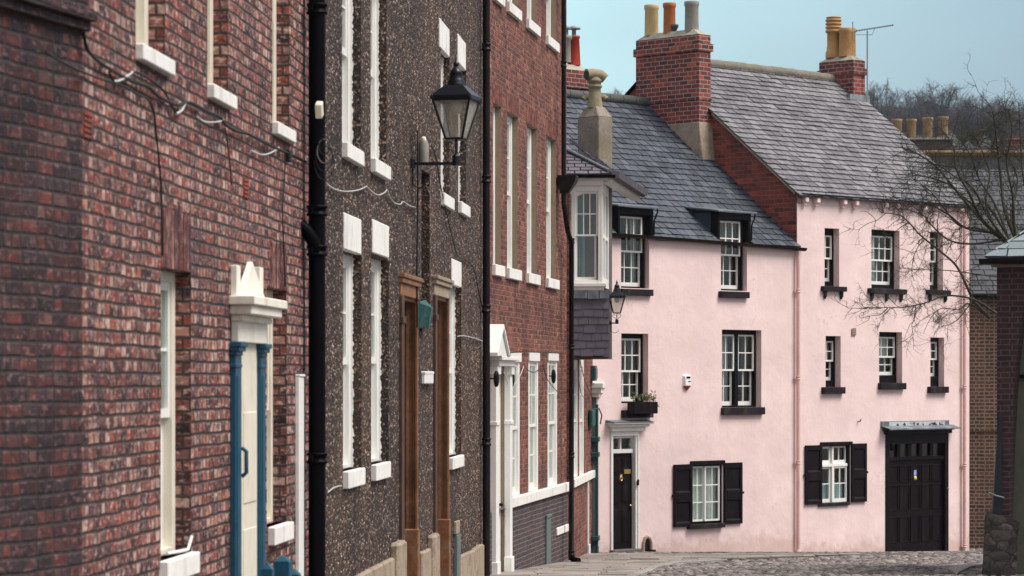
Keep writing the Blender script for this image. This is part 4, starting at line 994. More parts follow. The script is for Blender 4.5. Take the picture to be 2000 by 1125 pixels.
# oriel bay: near face looks up the lane at us
YB = 52.85
def xo(px): return (px - CX) / F * YB
def zo(py): return CZ + (HY - py) / F * YB
Ob = thing('tmp', '', '', (0, 0, 0)); bpy.data.objects.remove(Ob)
bay = bpy.data.objects.new('oriel_window', None); C.objects.link(bay); bay.parent = H4.root
bay.matrix_parent_inverse = Matrix.Identity(4)
# build the bay directly in house coordinates through a world->house transform
H4M = (Matrix.Translation((1.07, 52.5, H4.gz)) @ Matrix.Rotation(math.atan2(H4.d.y, H4.d.x), 4, 'Z')).inverted()
def hb(mb, name, mats, parent=None, bevel=0):
    mb.v = [tuple(H4M @ Vector(v)) for v in mb.v]; return mb.build(name, mats, parent or H4.root, bevel)
bpy.data.objects.remove(bay)
def wbox(mb, x0, x1, y0, y1, z0, z1, mi=0): mb.box(x0, x1, -y1, -y0, z0, z1, mi)
x0, x1 = xo(1111), xo(1172); LEN = 2.3; dxs = .085
mb = MB()                                            # frame posts, heads, panelled foot of the near face
wbox(mb, x0, xo(1124), YB, YB + .12, zo(558), zo(352)); wbox(mb, xo(1168), x1 + .0, YB, YB + .12, zo(558), zo(352))
wbox(mb, xo(1124), xo(1168), YB + .004, YB + .11, zo(374), zo(345))
wbox(mb, xo(1124), xo(1168), YB + .002, YB + .13, zo(558), zo(547))
mb.extr([(xo(1124), YB + .02, zo(374)), (xo(1124), YB + .02, zo(384)), (xo(1134), YB + .02, zo(381)), (xo(1143), YB + .02, zo(374))], (0, .05, 0))
bayf = hb(mb, 'oriel_window', M['white'], None, .006)
mb = MB(); wbox(mb, x0 - .1, x1 + .12, YB - .07, YB + .3, zo(560), zo(553)); wbox(mb, x0 - .1, x1 + .07, YB - .035, YB + .3, zo(567), zo(560)); hb(mb, 'window_sill', M['white'], bayf, .006)
zm_ = zo(459)
mb = MB(); mb_, = (mb,)
a, b = xo(1124), xo(1168)
sash_bars(mb, a, b, zm_ - .02, zo(374), -(YB + .07), -(YB + .03), 3, 2, .035, .02)
hb(mb, 'upper_sash', M['white'], bayf)
mb = MB(); sash_bars(mb, a, xo(1165), zo(547), zm_ + .02, -(YB + .115), -(YB + .075), 1, 1, .035, .02, bottom=.06); hb(mb, 'lower_sash', M['white'], bayf)
mb = MB(); wbox(mb, a, b, YB + .05, YB + .054, zm_, zo(376)); wbox(mb, a, xo(1165), YB + .09, YB + .094, zo(545), zm_); hb(mb, 'glass_pane', M['glass'], bayf)
mb = MB()
for i in range(24):
    f0, f1 = i / 24, (i + 1) / 24; ca, cb = xo(1123), xo(1143)
    q0 = (ca + (cb - ca) * f0, YB + .22 + .03 * math.sin(i * 1.7)); q1 = (ca + (cb - ca) * f1, YB + .22 + .03 * math.sin((i + 1) * 1.7))
    mb.add([(q0[0], q0[1], zo(550)), (q1[0], q1[1], zo(550)), (q1[0], q1[1], zo(370)), (q0[0], q0[1], zo(370))], [(0, 1, 2, 3)], 0, True)
hb(mb, 'curtain', M['curtain_blue'], bayf)
mb = MB()                                            # street face of the bay: posts and side light
for k, (t0, t1) in enumerate(((0, .16), (.95, 1.08), (2.1, 2.3))):
    mb.extr([(x1 + dxs * t0, YB + t0, zo(558)), (x1 + dxs * t1, YB + t1, zo(558)), (x1 + dxs * t1 + .05, YB + t1, zo(558)), (x1 + dxs * t0 + .05, YB + t0, zo(558))], (0, 0, zo(352) - zo(558)))
for z0_, z1_ in ((zo(558), zo(540)), (zo(462), zo(454)), (zo(372), zo(352))):
    mb.extr([(x1, YB + .1, z0_), (x1 + dxs * LEN, YB + LEN, z0_), (x1 + dxs * LEN + .04, YB + LEN, z0_), (x1 + .04, YB + .1, z0_)], (0, 0, z1_ - z0_))
hb(mb, 'side_frame', M['white'], bayf, .005)
mb = MB(); mb.quad((x1 + .01, YB + .1, zo(558)), (x1 + dxs * LEN, YB + LEN, zo(558)), (x1 + dxs * LEN, YB + LEN, zo(352)), (x1 + .01, YB + .1, zo(352))); hb(mb, 'side_glass', M['glass'], bayf)
mb = MB(); wbox(mb, x0 - .3, x1 + .3, YB + 2.2, YB + 2.3, zo(700), zo(340)); wbox(mb, x0 - .5, x1 + .1, YB + .3, YB + 2.2, zo(695), zo(690)); hb(mb, 'bay_back', M['blind'], bayf)
# slate apron
mb = MB(); zt_, zb_ = zo(566), zo(695)
slates(mb, (xo(1112), YB - .02, zb_), (1, 0, 0), (0, .02, 1), (0, -1, .02), zt_ - zb_, lambda v: (0, xo(1190.5) - xo(1112) - .02 * v), .145, .21, .012, 0, 5, 0, .0035)
mb.extr([(xo(1112), YB, zb_), (xo(1190.5), YB, zb_), (xo(1190.5) + .032 * LEN, YB + LEN, zb_), (xo(1112) + .1, YB + LEN, zb_)], (0, 0, zt_ - zb_))
hb(mb, 'slate_apron', M['slate_apron'])
mb = MB()                                              # row of paler lead flashing slates under the sill
for i, (pa, pb) in enumerate(((1113, 1147), (1148, 1170), (1171, 1189))): wbox(mb, xo(pa), xo(pb), YB - .055, YB - .03, zo(583 + i % 2), zo(567))
hb(mb, 'lead_flashing', M['lead'], None, .003)
# cornice, roof of the oriel
mb = MB(); ye = YB + 5.3; ex = .32
wbox(mb, x0 - .1, x1 + .14, YB - .10, YB + .4, zo(352), zo(342)); wbox(mb, x0 - .1, x1 + .06, YB - .05, YB + .4, zo(362), zo(352))
mb.extr([(x1 + .0, YB + .3, zo(352)), (x1 + .147 * 5.3, ye, zo(352)), (x1 + .147 * 5.3 + .2, ye, zo(352)), (x1 + .2, YB - .1, zo(352))], (0, 0, zo(344) - zo(352)))
for i in range(20):
    t = .15 + i * .26; mb.extr([(x1 + .147 * t + .05, YB + t, zo(352) - .055), (x1 + .147 * t + .22, YB + t, zo(352) - .055), (x1 + .147 * t + .22, YB + t + .09, zo(352) - .055), (x1 + .147 * t + .05, YB + t + .09, zo(352) - .055)], (0, 0, .054))
hb(mb, 'cornice', M['white'], None, .005)
ze = zo(341); hx, hy, hz = xo(1098), YB + 1.2, zo(268)
mb = MB(); A = Vector((x0 - .35, YB - .16, ze)); B = Vector((x1 + .22, YB - .16, ze)); Hp = Vector((x0 - .30, hy, zo(272)))
v_ = (Vector((0, hy - YB + .16, Hp.z - ze))); n_ = Vector((0, -v_.z, v_.y)).normalized(); vl = v_.length; wA = B.x - A.x
slates(mb, A, (1, 0, 0), v_, n_, vl, lambda v: (0, max(.05, wA * (1 - v / vl) + .04 * v / vl)), .17, .24, .012, 0, 9)
B2 = Vector((B.x + .147 * 5.5, YB + 5.4, ze)); u_ = (B2 - B).normalized(); up = Vector((-math.cos(R(38)), 0, math.sin(R(38)))); up = (up - u_ * up.dot(u_)).normalized(); nn = u_.cross(up); nn = nn if nn.z > 0 else -nn
slates(mb, B, u_, up, nn, 1.25, lambda v: (v * .95, (B2 - B).length), .17, .24, .02, 0, 10)
k_ = 0; t = 0.0; LB2 = (B2 - B).length
while t < LB2 - .12:
    c = B + u_ * (t + .06) + Vector((.02, 0, .01)); mb.obox(c + Vector((0, 0, .012 * (k_ % 2))), u_ * .056, Vector((.11, 0, -.03)), Vector((.012, 0, .055))); t += .125; k_ += 1
hb(mb, 'oriel_roof', [M['slate_apron'], M['slate_bed']])
mb = MB(); mb.tube([B + Vector((0, 0, .03)), B.lerp(Hp, .5) + Vector((0, 0, .04)), Hp + Vector((0, 0, .04))], .035, 6); hb(mb, 'hip_flashing', M['lead'])
mb = MB(); wbox(mb, A.x, B.x, YB - .2, YB - .1, ze - .07, ze - .012); mb.extr([B + Vector((-.02, 0, -.07)), B2 + Vector((-.02, 0, -.07)), B2 + Vector((.06, 0, -.07)), B + Vector((.06, -.03, -.07))], (0, 0, .055)); hb(mb, 'gutter', M['pipe_black'], None, .006)
mb = MB(); mb.add([(x0 - .5, YB, 7.0), (x1, YB + 6, 7.0), (-3, YB + 6, 7.6), (-3, YB, 7.6)], [(0, 1, 2, 3)]); hb(mb, 'rear_roof', M['slate_bed'])
# alarm box and lamp on this house
t = wallthing(H4, 'alarm_box', 'small dark green box on the brick wall under the slate apron', 'alarm box', 1153, 744)
hh = H4.Z(1153, 714) - H4.Z(1153, 744); mb = MB(); mb.box(0, .6, 0, .1, 0, hh); mb.build('box_body', M['teal_dark'], t, .012); mb = MB(); mb.box(.04, .56, .1, .115, .05, hh - .05); mb.build('box_panel', M['green_grey'], t, .01)
t = wallthing(H4, 'wall_plaque', 'dark green hanging cabinet with curved bracket beside the green door', 'sign', 1148, 834)
hh = H4.Z(1148, 800) - H4.Z(1148, 834); mb = MB(); mb.box(0, .9, .02, .10, 0, hh); mb.build('cabinet_body', M['teal_dark'], t, .02)
mb = MB(); mb.tube([(.3, -.08, hh), (.4, -.2, hh + .02), (.5, -.25, hh - .12), (.5, -.22, hh - .3)], .014, 6); mb.build('cabinet_bracket', M['verdigris'], t)
cable(H4, [(1133, 705, .06), (1140, 735, .06), (1148, 757, .06), (1157, 775, .06)], .008, 'cable_black', 'dark cable slanting under the slate apron to the green box')
cable(H4, [(1131, 745, .05), (1135, 768, .05), (1143, 778, .05), (1150, 776, .05), (1157, 770, .05)], .006, 'cable_black', 'thin dark cable sagging below the slate apron')
q = Vector((xo(1191), YB + .5, CZ + (HY - 632) / F * (YB + .5)))
lantern(Vector((xo(1192.5), YB + .6, CZ + (HY - 631) / F * (YB + .6))), R(84), .57, 'small black street lantern in front of the pink wall beside the slate apron', 0, .14, .12)

# ================================================================== PINK HOUSE (lower, left)
PO = Vector((1.74, 58.7)); PD = Vector((1, 1)).normalized()
HA = House('lower_pink_house', 'lower pink rendered house with dormer windows and steep blue slate roof', PO, PD)
G = HA
sB = G.S(1557)
ZE = 6.54
def rect(px0, px1, y0, y1, ref=None, d=.15):
    rx = ref if ref else px0
    return (G.S(px0), G.S(px1), G.Z(rx, y1), G.Z(rx, y0), d)
A1 = rect(1213, 1268, 405, 562); A2 = rect(1408, 1459, 415, 567)
A3 = rect(1213.5, 1266, 651, 788); A4 = rect(1410, 1487, 643.5, 796); A5 = rect(1350, 1410, 906, 1024); AD = rect(1193.5, 1244, 852, 1077, d=.09)
mb = MB(); grid_wall(mb, -2.5, sB, -.6, ZE, [A1, A2, A3, A4, A5, AD]); body(mb, -2.5, sB, -.6, ZE, 8.28)
G.put(mb, 'wall', M['pink'])
def shapes_dormer(q, zt, label=None):
    a, b = q[0] - .05, q[1] + .03
    slope = (9.9 - ZE) / 4.14; depth = (zt - ZE) / slope
    mb = MB()
    mb.box(a - .06, a + .001, -.2, .02, ZE - .02, zt); mb.box(b - .001, b + .08, -.2, .02, ZE - .02, zt); mb.box(a - .06, b + .08, -.2, .022, zt - .14, zt - .001)
    dm = G.put(mb, 'dormer', M['black'], bevel=.005)
    mb = MB()
    for x in (a - .055, b + .075):
        mb.add([(x, .15, ZE), (x, depth, zt), (x, .15, zt), (x, .02, zt), (x, .02, ZE)], [(0, 1, 2, 3, 4)])
    G.put(mb, 'dormer_cheek', M['lead_blue'], dm)
    mb = MB(); mb.add([(a - .16, -.12, zt - .005), (b + .17, -.12, zt - .005), (b + .17, depth + .15, zt + .12), (a - .16, depth + .15, zt + .12), (a - .16, -.12, zt + .035), (b + .17, -.12, zt + .035), (b + .17, depth + .15, zt + .16), (a - .16, depth + .15, zt + .16)],
                      [(0, 3, 2, 1), (4, 5, 6, 7), (0, 1, 5, 4), (1, 2, 6, 5), (2, 3, 7, 6), (3, 0, 4, 7)])
    G.put(mb, 'dormer_roof', M['lead'], dm, .006)
    mb = MB(); mb.tube([(b + .12, -.10, zt), (b + .12, -.09, zt - .1), (b + .06, -.06, zt - .25), (b + .05, -.06, ZE + .05)], .018, 6); G.put(mb, 'dormer_pipe', M['black'], dm)
    # lead apron flashing where the cheeks meet the slates
    mb = MB()
    for x, sg in ((a - .055, -1), (b + .075, 1)):
        vv = Vector((0, depth, zt - ZE)).normalized(); nn_ = Vector((0, -vv.z, vv.y)).normalized() * -1
        nn_ = Vector((0, -(zt - ZE), depth)).normalized()
        p0, p1 = Vector((x, -.05, ZE - .02)) + nn_ * .03, Vector((x, depth, zt)) + nn_ * .03
        mb.quad(p0, p0 + Vector((sg * .1, 0, 0)), p1 + Vector((sg * .1, 0, 0)), p1)
    G.put(mb, 'flashing', M['lead'], dm)
zt1, zt2 = G.Z(1213, 404), G.Z(1408, 414)
shapes_dormer(A1, zt1); shapes_dormer(A2, zt2)
for q, zt in ((A1, zt1), (A2, zt2)):
    hd = zt - G.Z(1213, 420) if q is A1 else zt - G.Z(1408, 429)
    win = sash_window(G, q[0], q[1] - .03, q[2], zt - .01, .1, 3, 2, 2, 'black', 'white', fw=.055, head=hd, split=.5, stile=.04, bar=.022, step=.07, bot=.085, curtain=[(0, .4, 'blind'), (.8, 1, 'curtain')] if q is A1 else [(.1, .3, 'curtain'), (.3, 1, 'blind', .5)])
    pr = (1277, 1465)[q is A2]; pl = (1209, 1403)[q is A2]
    sill_box(G, G.S(pl), G.S(pr, .09), .09, q[2] - .155, q[2] - .02, 'sill_black', win)
win = sash_window(G, *A3[:4], .15, 3, 2, 2, 'black', 'white', fw=.055, head=.10, stile=.04, step=.07, split=.52, curtain=[(.1, .35, 'blind'), (.75, 1, 'blind')])
sill_box(G, G.S(1213), G.S(1277, .1), .1, A3[2] - .30, A3[2] - .14, 'sill_black', win)
win = sash_window(G, *A4[:4], .15, 2, 2, 2, 'black', 'white', fw=.055, head=.10, stile=.038, step=.07, double=True, curtain=[(.3, .5, 'curtain'), (.85, 1, 'blind')])
sill_box(G, G.S(1408), G.S(1495, .09), .09, A4[2] - .16, A4[2], 'sill_black', win)
# shuttered window
mb = MB(); q = A5; fw = .06
mb.box(q[0], q[0] + .05, -.25, -.05, q[2], q[3]); mb.box(q[1] - .05, q[1], -.25, -.0, q[2], q[3]); mb.box(q[0] + .05, q[1] - .05, -.25, -.048, q[3] - .06, q[3]); mb.box(q[0] - .04, q[1] + .06, -.01, .05, q[3] - .03, q[3] + .06); mb.box(q[0] + .05, q[1] - .07, -.25, -.048, q[2], q[2] + .05)
win = G.put(mb, 'window', M['black'], bevel=.005)
m_ = q[0] + (q[1] - q[0]) * .48
mb = MB(); sash_bars(mb, q[0] + .05, m_, q[2] + .05, q[3] - .06, -.10, -.06, 2, 3, .04, .022); G.put(mb, 'left_sash', M['white'], win)
mb = MB(); sash_bars(mb, m_ - .02, q[1] - .05, q[2] + .05, q[3] - .06, -.055, -.02, 2, 3, .04, .022); G.put(mb, 'right_sash', M['white'], win)
mb = MB(); mb.box(q[0] + .06, m_, -.084, -.08, q[2] + .06, q[3] - .07); mb.box(m_, q[1] - .06, -.041, -.037, q[2] + .06, q[3] - .07); G.put(mb, 'glass_pane', M['glass'], win)
for a, b in ((0, .46), (.46, .80), (.84, 1)):
    cm = MB(); n_ = 20
    for i in range(n_):
        f = [q[0] + (q[1] - q[0]) * (a + (b - a) * (i + e) / n_) for e in (0, 1)]; yy = [.15 + .02 * math.sin((i + e) * 1.8) for e in (0, 1)]
        cm.add([(f[0], yy[0], q[2]), (f[1], yy[1], q[2]), (f[1], yy[1], q[3]), (f[0], yy[0], q[3])], [(0, 1, 2, 3)], 0, True)
    G.put(cm, 'curtain', M['curtain'], win)
sill_box(G, G.S(1341), G.S(1417, .1), .1, q[2] - .10, q[2] - .0, 'sill_black', win)
def shutter(a, b, z0, z1):
    mb = MB(); o0, o1 = .015, .055; st = .075
    mb.box(a, a + st, o0, o1, z0, z1); mb.box(b - st, b, o0, o1, z0, z1)
    rails = [z0, z0 + (z1 - z0) * .06, z0 + (z1 - z0) * .40, z0 + (z1 - z0) * .55, z1 - (z1 - z0) * .085, z1]
    zz = z0 + (z1 - z0) * .5
    for r0, r1 in ((rails[0], rails[1]), (rails[2], rails[3]), (rails[4], rails[5])): mb.box(a + st, b - st, o0 + .001, o1 - .001, r0, r1)
    for r0, r1 in ((rails[1], rails[2]), (rails[3], rails[4])):
        mb.box(a + st, b - st, o0 + .003, .03, r0, r1)
        for k, (c0, c1) in enumerate(((r0, r0 + .035), (r1 - .035, r1))):   # bevelled panel edge catching light
            mb.add([(a + st, -.03, c1 if k == 0 else c0), (b - st, -.03, c1 if k == 0 else c0), (b - st, -.0535, c0 if k == 0 else c1), (a + st, -.0535, c0 if k == 0 else c1)], [(0, 1, 2, 3)])
    sh = G.put(mb, 'shutter', M['door_black'], bevel=.004)
    mb = MB(); mb.box(a - .04 if shutter.left else b - .01, a + .01 if shutter.left else b + .05, .02, .05, zz - .02, zz + .03); G.put(mb, 'shutter_catch', M['black'], sh)
shutter.left = True; shutter(G.S(1313.5), G.S(1350) - .01, G.Z(1314, 1030), G.Z(1314, 907.5))
shutter.left = False; shutter(G.S(1412), G.S(1447), G.Z(1412, 1024), G.Z(1412, 904))
# front door
q = AD; zt = q[3]
mb = MB(); tr = G.Z(1195, 878) ; ds = G.Z(1195, 886)
d0, d1 = q[0] + .03, q[1] - .045
mb.box(d0, d1, -.16, -.10, -.10, ds)
for i in range(2):
    xa = d0 + .08 + i * (d1 - d0 - .08) / 2; xb = xa + (d1 - d0) / 2 - .12
    for c0, c1 in ((ds - .42, ds - .10), (ds - 1.05, ds - .50), (ds - 1.12, ds - 1.06), (.15, .85)):
        if c1 - c0 < .1: continue
        mb.box(xa, xb, -.10, -.09, c0, c1); mb.box(xa + .03, xb - .03, -.09, -.082, c0 + .03, c1 - .03)
dr = G.put(mb, 'front_door', M['door_black'], bevel=.005)
mb = MB(); xm = (d0 + d1) / 2
mb.tube([(xm + .035 * math.sin(a), .075, G.Z(1216, 930) - .05 - .05 * math.cos(a)) for a in [k * math.pi / 6 for k in range(12)]], .014, 6); mb.box(xm - .035, xm + .035, -.10, -.07, G.Z(1216, 930) - .05, G.Z(1216, 930) + .04)
G.put(mb, 'door_knocker', M['brass'], dr)
mb = MB(); mb.box(xm + .10, d1 - .06, -.092, -.078, G.Z(1216, 926), G.Z(1216, 917)); G.put(mb, 'letter_box', M['brass'], dr)
mb = MB(); mb.lathe([(0, 0), (.03, .01), (.035, .03), (0, .05)], (d1 - .09, .06, G.Z(1230, 990)), 10); G.put(mb, 'door_knob', M['brass'], dr)
mb = MB(); mb.box(q[0], q[0] + .04, -.2, .03, -.05, zt); mb.box(q[1] - .05, q[1], -.2, .01, -.05, zt); mb.box(q[1], q[1] + .05, 0, .03, -.05, zt + .1); mb.box(q[0] - .03, q[0], 0, .035, -.05, zt + .1)
mb.box(q[0] + .04, q[1] - .07, -.2, -.05, ds, tr - .0); mb.box(q[0] + .04, q[1] - .07, -.2, -.05, zt - .05, zt); mb.box(q[0], q[1], 0, .034, zt, zt + .1)
xm = (q[0] + q[1]) / 2; mb.box(xm - .02, xm + .02, -.17, -.09, tr, zt - .05)
fr = G.put(mb, 'door_frame', M['white'], bevel=.006)
mb = MB(); mb.box(q[0] + .04, q[1] - .07, -.134, -.13, tr, zt - .05); G.put(mb, 'transom_light', M['glass'], fr)
mb = MB(); mb.box(q[0] - .05, q[1] + .0, -.2, .16, -.12, .02); G.put(mb, 'doorstep', M['stone_dark'], bevel=.01)
zh = G.Z(1190, 823)
mb = MB(); mb.box(q[0] - .05, q[1] + .17, 0, .10, zt + .10, zh - .12); mb.box(q[0] - .10, q[1] + .22, 0, .17, zh - .12, zh - .06); mb.box(q[0] - .15, q[1] + .27, 0, .24, zh - .06, zh - .02); hd = G.put(mb, 'door_hood', M['white'], bevel=.01)
mb = MB(); mb.add([(q[0] - .17, 0, zh + .03), (q[1] + .29, 0, zh + .03), (q[1] + .29, -.26, zh - .018), (q[0] - .17, -.26, zh - .018), (q[0] - .17, 0, zh - .02), (q[1] + .29, 0, zh - .02)], [(0, 1, 2, 3), (0, 3, 4), (1, 5, 2), (4, 3, 2, 5)]); G.put(mb, 'hood_lead', M['lead'], hd)
mb = MB(); zk = G.Z(1245, 942); xk = G.S(1245.5, .04); mb.box(xk - .02, xk + .025, .035, .06, zk - .06, zk + .06); G.put(mb, 'door_bell', M['black'])
# boot scraper arch
mb = MB(); xk = G.S(1263); mb.tube([(xk - .12, -.01, -.25), (xk - .12, -.01, .12), (xk - .07, -.01, .22), (xk, -.01, .25), (xk + .07, -.01, .22), (xk + .12, -.01, .12), (xk + .12, -.01, -.25)], .04, 8); bs = G.put(mb, 'scraper_niche', M['haunch'])
mb = MB(); mb.box(xk - .085, xk + .085, .003, .006, -.3, .2); mb.box(xk + .02, xk + .16, .02, .12, -.3, -.02); G.put(mb, 'scraper_and_niche_shade', M['pipe_brown'], bs)  # thin dark slab paints the shade inside the niche, behind the scraper block
# pink downpipe at the party line, gutter
zg = G.Z(1380, 469, .12)
mb = MB()
n_ = 10; prof = [(.075 * math.cos(math.pi + math.pi * k / n_), .075 * math.sin(math.pi + math.pi * k / n_)) for k in range(n_ + 1)]
sa, sb_ = G.S(1186, .12), sB + .14; vs = []
for s__, zz in ((sa, zg + .05), ((sa + sb_) / 2, zg), (sb_, zg - .06)):
    for a, b in prof: vs.append((s__, -.10 + a, zz + b))
m = n_ + 1; mb.add(vs, [(j * m + i, j * m + i + 1, (j + 1) * m + i + 1, (j + 1) * m + i) for j in range(2) for i in range(n_)], 0, True)
mb.add(vs[:m], [tuple(range(m))]); mb.add(vs[-m:], [tuple(range(m))])
gt = G.put(mb, 'gutter', M['pipe_brown'])
s_ = G.S(1559, .08)
downpipe(G, [(s_, -.1, zg - .05), (s_, -.08, zg - .3), (s_, -.08, -.45)], .042, 'pink_paint', [(s_, -.08, G.Z(1559, y, .08)) for y in (568, 738, 903)], cr=1.25, ch=.04, lugs=True)
mb = MB(); mb.lathe([(.05, 0), (.075, .02), (.07, .16), (.05, .2)], (s_, -.08, -.42), 12); mb.box(s_ - .12, s_ + .06, .04, .2, -.5, -.30); G.put(mb, 'pipe_shoe', M['pink_paint'], bevel=.01)
# roof A
slp = math.atan2(9.9 - ZE, 4.14); vv = Vector((0, math.cos(slp), math.sin(slp))); nn = Vector((0, -math.sin(slp), math.cos(slp)))
vl = 4.14 / math.cos(slp); ov = .14
holes = [(A1[0] - .1, A1[1] + .1, zt1), (A2[0] - .1, A2[1] + .1, zt2)]
mb = MB(); O_ = Vector((0, -ov * math.cos(slp), ZE + .05 - ov * math.sin(slp)))
# eaves strips between the dormers first, then the full slope above
hv = [(zt - ZE) / math.sin(slp) + ov for _, _, zt in holes]; vmax = max(hv)
cs = .215; nv = math.ceil(vmax / cs); vcut = nv * cs
for i, (ua, ub) in enumerate(((-2.8, holes[0][0]), (holes[0][1], holes[1][0]), (holes[1][1], sB + .0))):
    slates(mb, O_, (1, 0, 0), vv, nn, vcut, lambda v, ua=ua, ub=ub: (ua, ub), cs, .25, .018, 0, 20 + i)
slates(mb, O_ + vv * vcut, (1, 0, 0), vv, nn, vl + ov - vcut, lambda v: (-3.6, sB), cs, .25, .018, 0, 31)
mb.add([(-3.6, 4.14, 9.9 + .04), (sB, 4.14, 9.94), (sB, 8.4, ZE), (-3.6, 8.4, ZE)], [(0, 1, 2, 3)], 1)
roofA = G.put(mb, 'roof', [M['slate_a'], M['slate_bed']])
mb = MB(); x = -3.6; zr = 9.98
while x < sB - 2.2 + 2.0:
    l_ = .44; mb.tube([(x + .008, 4.14, zr + random.uniform(-.008, .008)), (x + l_ - .008, 4.14, zr + random.uniform(-.008, .008))], .12, 8); x += l_
G.put(mb, 'ridge_tiles', M['ridge_grey'], roofA)
mb = MB()
for k in range(2):
    p0 = O_ + vv * (vl + ov - .05 - k * .42) + Vector((sB - .09, 0, 0)) + nn * .04; mb.tube([p0, p0 - vv * .40], .075, 8)
G.put(mb, 'verge_mortar', M['mortar'], roofA)
# rear chimney C at the left end of the ridge
mb = MB(); c0, c1 = -3.5, -1.95
def ridgepx(px, y, d=4.14): 
    s_ = G.S(px, -d); return s_, CZ + (HY - y) / F * G.Y(s_, -d)
sc0, _ = ridgepx(1090, 200, 5.0); sc1, zc1 = ridgepx(1149, 200, 5.0); _, ztc = ridgepx(1125, 138, 5.0)
mb.box(sc0, sc1, -5.5, -4.9, 8.5, ztc); mb.box(sc0 - .04, sc1 + .04, -5.54, -4.86, ztc - .42, ztc - .32)
stk = G.put(mb, 'rear_chimney', M['brick_chimney'])
mb = MB(); mb.add([(sc0, 4.9, ztc), (sc1, 4.9, ztc), (sc1, 5.5, ztc), (sc0, 5.5, ztc), (sc0 + .2, 5.1, ztc + .14), (sc1 - .25, 5.1, ztc + .14), (sc1 - .25, 5.3, ztc + .14), (sc0 + .2, 5.3, ztc + .14)], [(0, 1, 5, 4), (1, 2, 6, 5), (2, 3, 7, 6), (3, 0, 4, 7), (4, 5, 6, 7)]); G.put(mb, 'flaunching', M['mortar'], stk)
sp, zp = ridgepx(1121, 128, 5.2); _, zq = ridgepx(1121, 70, 5.2)
pot(G, (sp, 5.2, zp), [(.155, 0), (.125, (zq - zp) * .9), (.14, (zq - zp) * .92), (.14, zq - zp), (.1, zq - zp), (.09, zq - zp - .1), (0, zq - zp - .1)], 'pot_red', stk)
mb = MB(); mb.lathe([(.05, 0), (.05, .14), (.155, .15), (.15, .19), (.02, .24)], (sp, 5.2, zq), 14); G.put(mb, 'cowl', M['metal_grey'], stk)
sp2, zp2 = ridgepx(1106, 122, 5.2); pot(G, (sp2, 5.2, zp2), pot_prof(.11, .62), 'pot_grey', stk)
mb = MB(); mb.lathe([(.05, .6), (.05, .76), (.13, .77), (.02, .86)], (sp2, 5.2, zp2), 12); G.put(mb, 'cowl', M['metal_grey'], stk)
# rendered stack D with horned stone pot
d_ = .75
sD0, sD1 = G.S(1131, -d_), G.S(1198, -d_)
k1 = G.S(1169, -d_ + .0)
zD = G.Z(1165, 226, -d_); zD2 = G.Z(1165, 210, -d_)
mb = MB(); wd = .44; a, b = k1, k1 + wd
ln = .62
mb.box(a, b, -d_ - ln, -d_, 6.3, zD)
mb.add([(a, d_, zD), (b, d_, zD), (b, d_ + ln, zD), (a, d_ + ln, zD), (a + .09, d_ + .14, zD + .22), (b - .09, d_ + .14, zD + .22), (b - .09, d_ + ln - .14, zD + .22), (a + .09, d_ + ln - .14, zD + .22)], [(0, 1, 5, 4), (1, 2, 6, 5), (2, 3, 7, 6), (3, 0, 4, 7), (4, 5, 6, 7)])
stk = G.put(mb, 'rendered_chimney', M['stack_render'], bevel=.02)
cx_, cy_ = (a + b) / 2 - .0, d_ + ln / 2; z0_ = zD + .2
mb = MB(); mb.lathe([(.17, 0), (.155, .15), (.13, .30), (.125, .42), (.155, .44), (.155, .47), (.13, .49), (.13, .53), (.165, .55), (.165, .59), (.14, .61)], (cx_, cy_, z0_), 18)
e = Vector((.7071, -.7071, 0)); e2 = Vector((.7071, .7071, 0))         # screen-right and depth in house axes
cc = Vector((cx_, cy_, z0_))
g_ = Vector((-.93, .30, 0)); mb.tube([cc + g_ * .21 + Vector((0, 0, .70)), cc + g_ * .06 + Vector((0, 0, .715)), cc + e * .12 + Vector((0, 0, .70)), cc + e * .22 + Vector((0, 0, .62))], [.125, .12, .115, .105], 14)
mb.tube([cc + Vector((0, 0, .6)), cc + Vector((0, 0, .7))], [.15, .1], 14)
for sg in (-1, 1): mb.tube([cc + e * sg * .08 + Vector((0, 0, .22)), cc + e * sg * .19 + Vector((0, 0, .24)), cc + e * sg * .235 + Vector((0, 0, .19))], [.06, .055, .065], 10)
G.put(mb, 'horned_pot', M['pot_stone'], stk)
mb = MB()
for p0, ax, rr_ in ((cc + g_ * .214 + Vector((0, 0, .70)), g_, .105), ):
    mb.tube([p0 - ax * .003, p0 + ax * .004], rr_, 12)
for sg in (-1, 1):
    p0 = cc + e * sg * .237 + Vector((0, 0, .187)); ax = Vector((sg * .5, -sg * .5, -.7)).normalized(); mb.tube([p0, p0 + ax * .006], .048, 10)
G.put(mb, 'pot_mouth_shade', M['black'], stk)  # black discs paint the shade inside the open ends of the pot
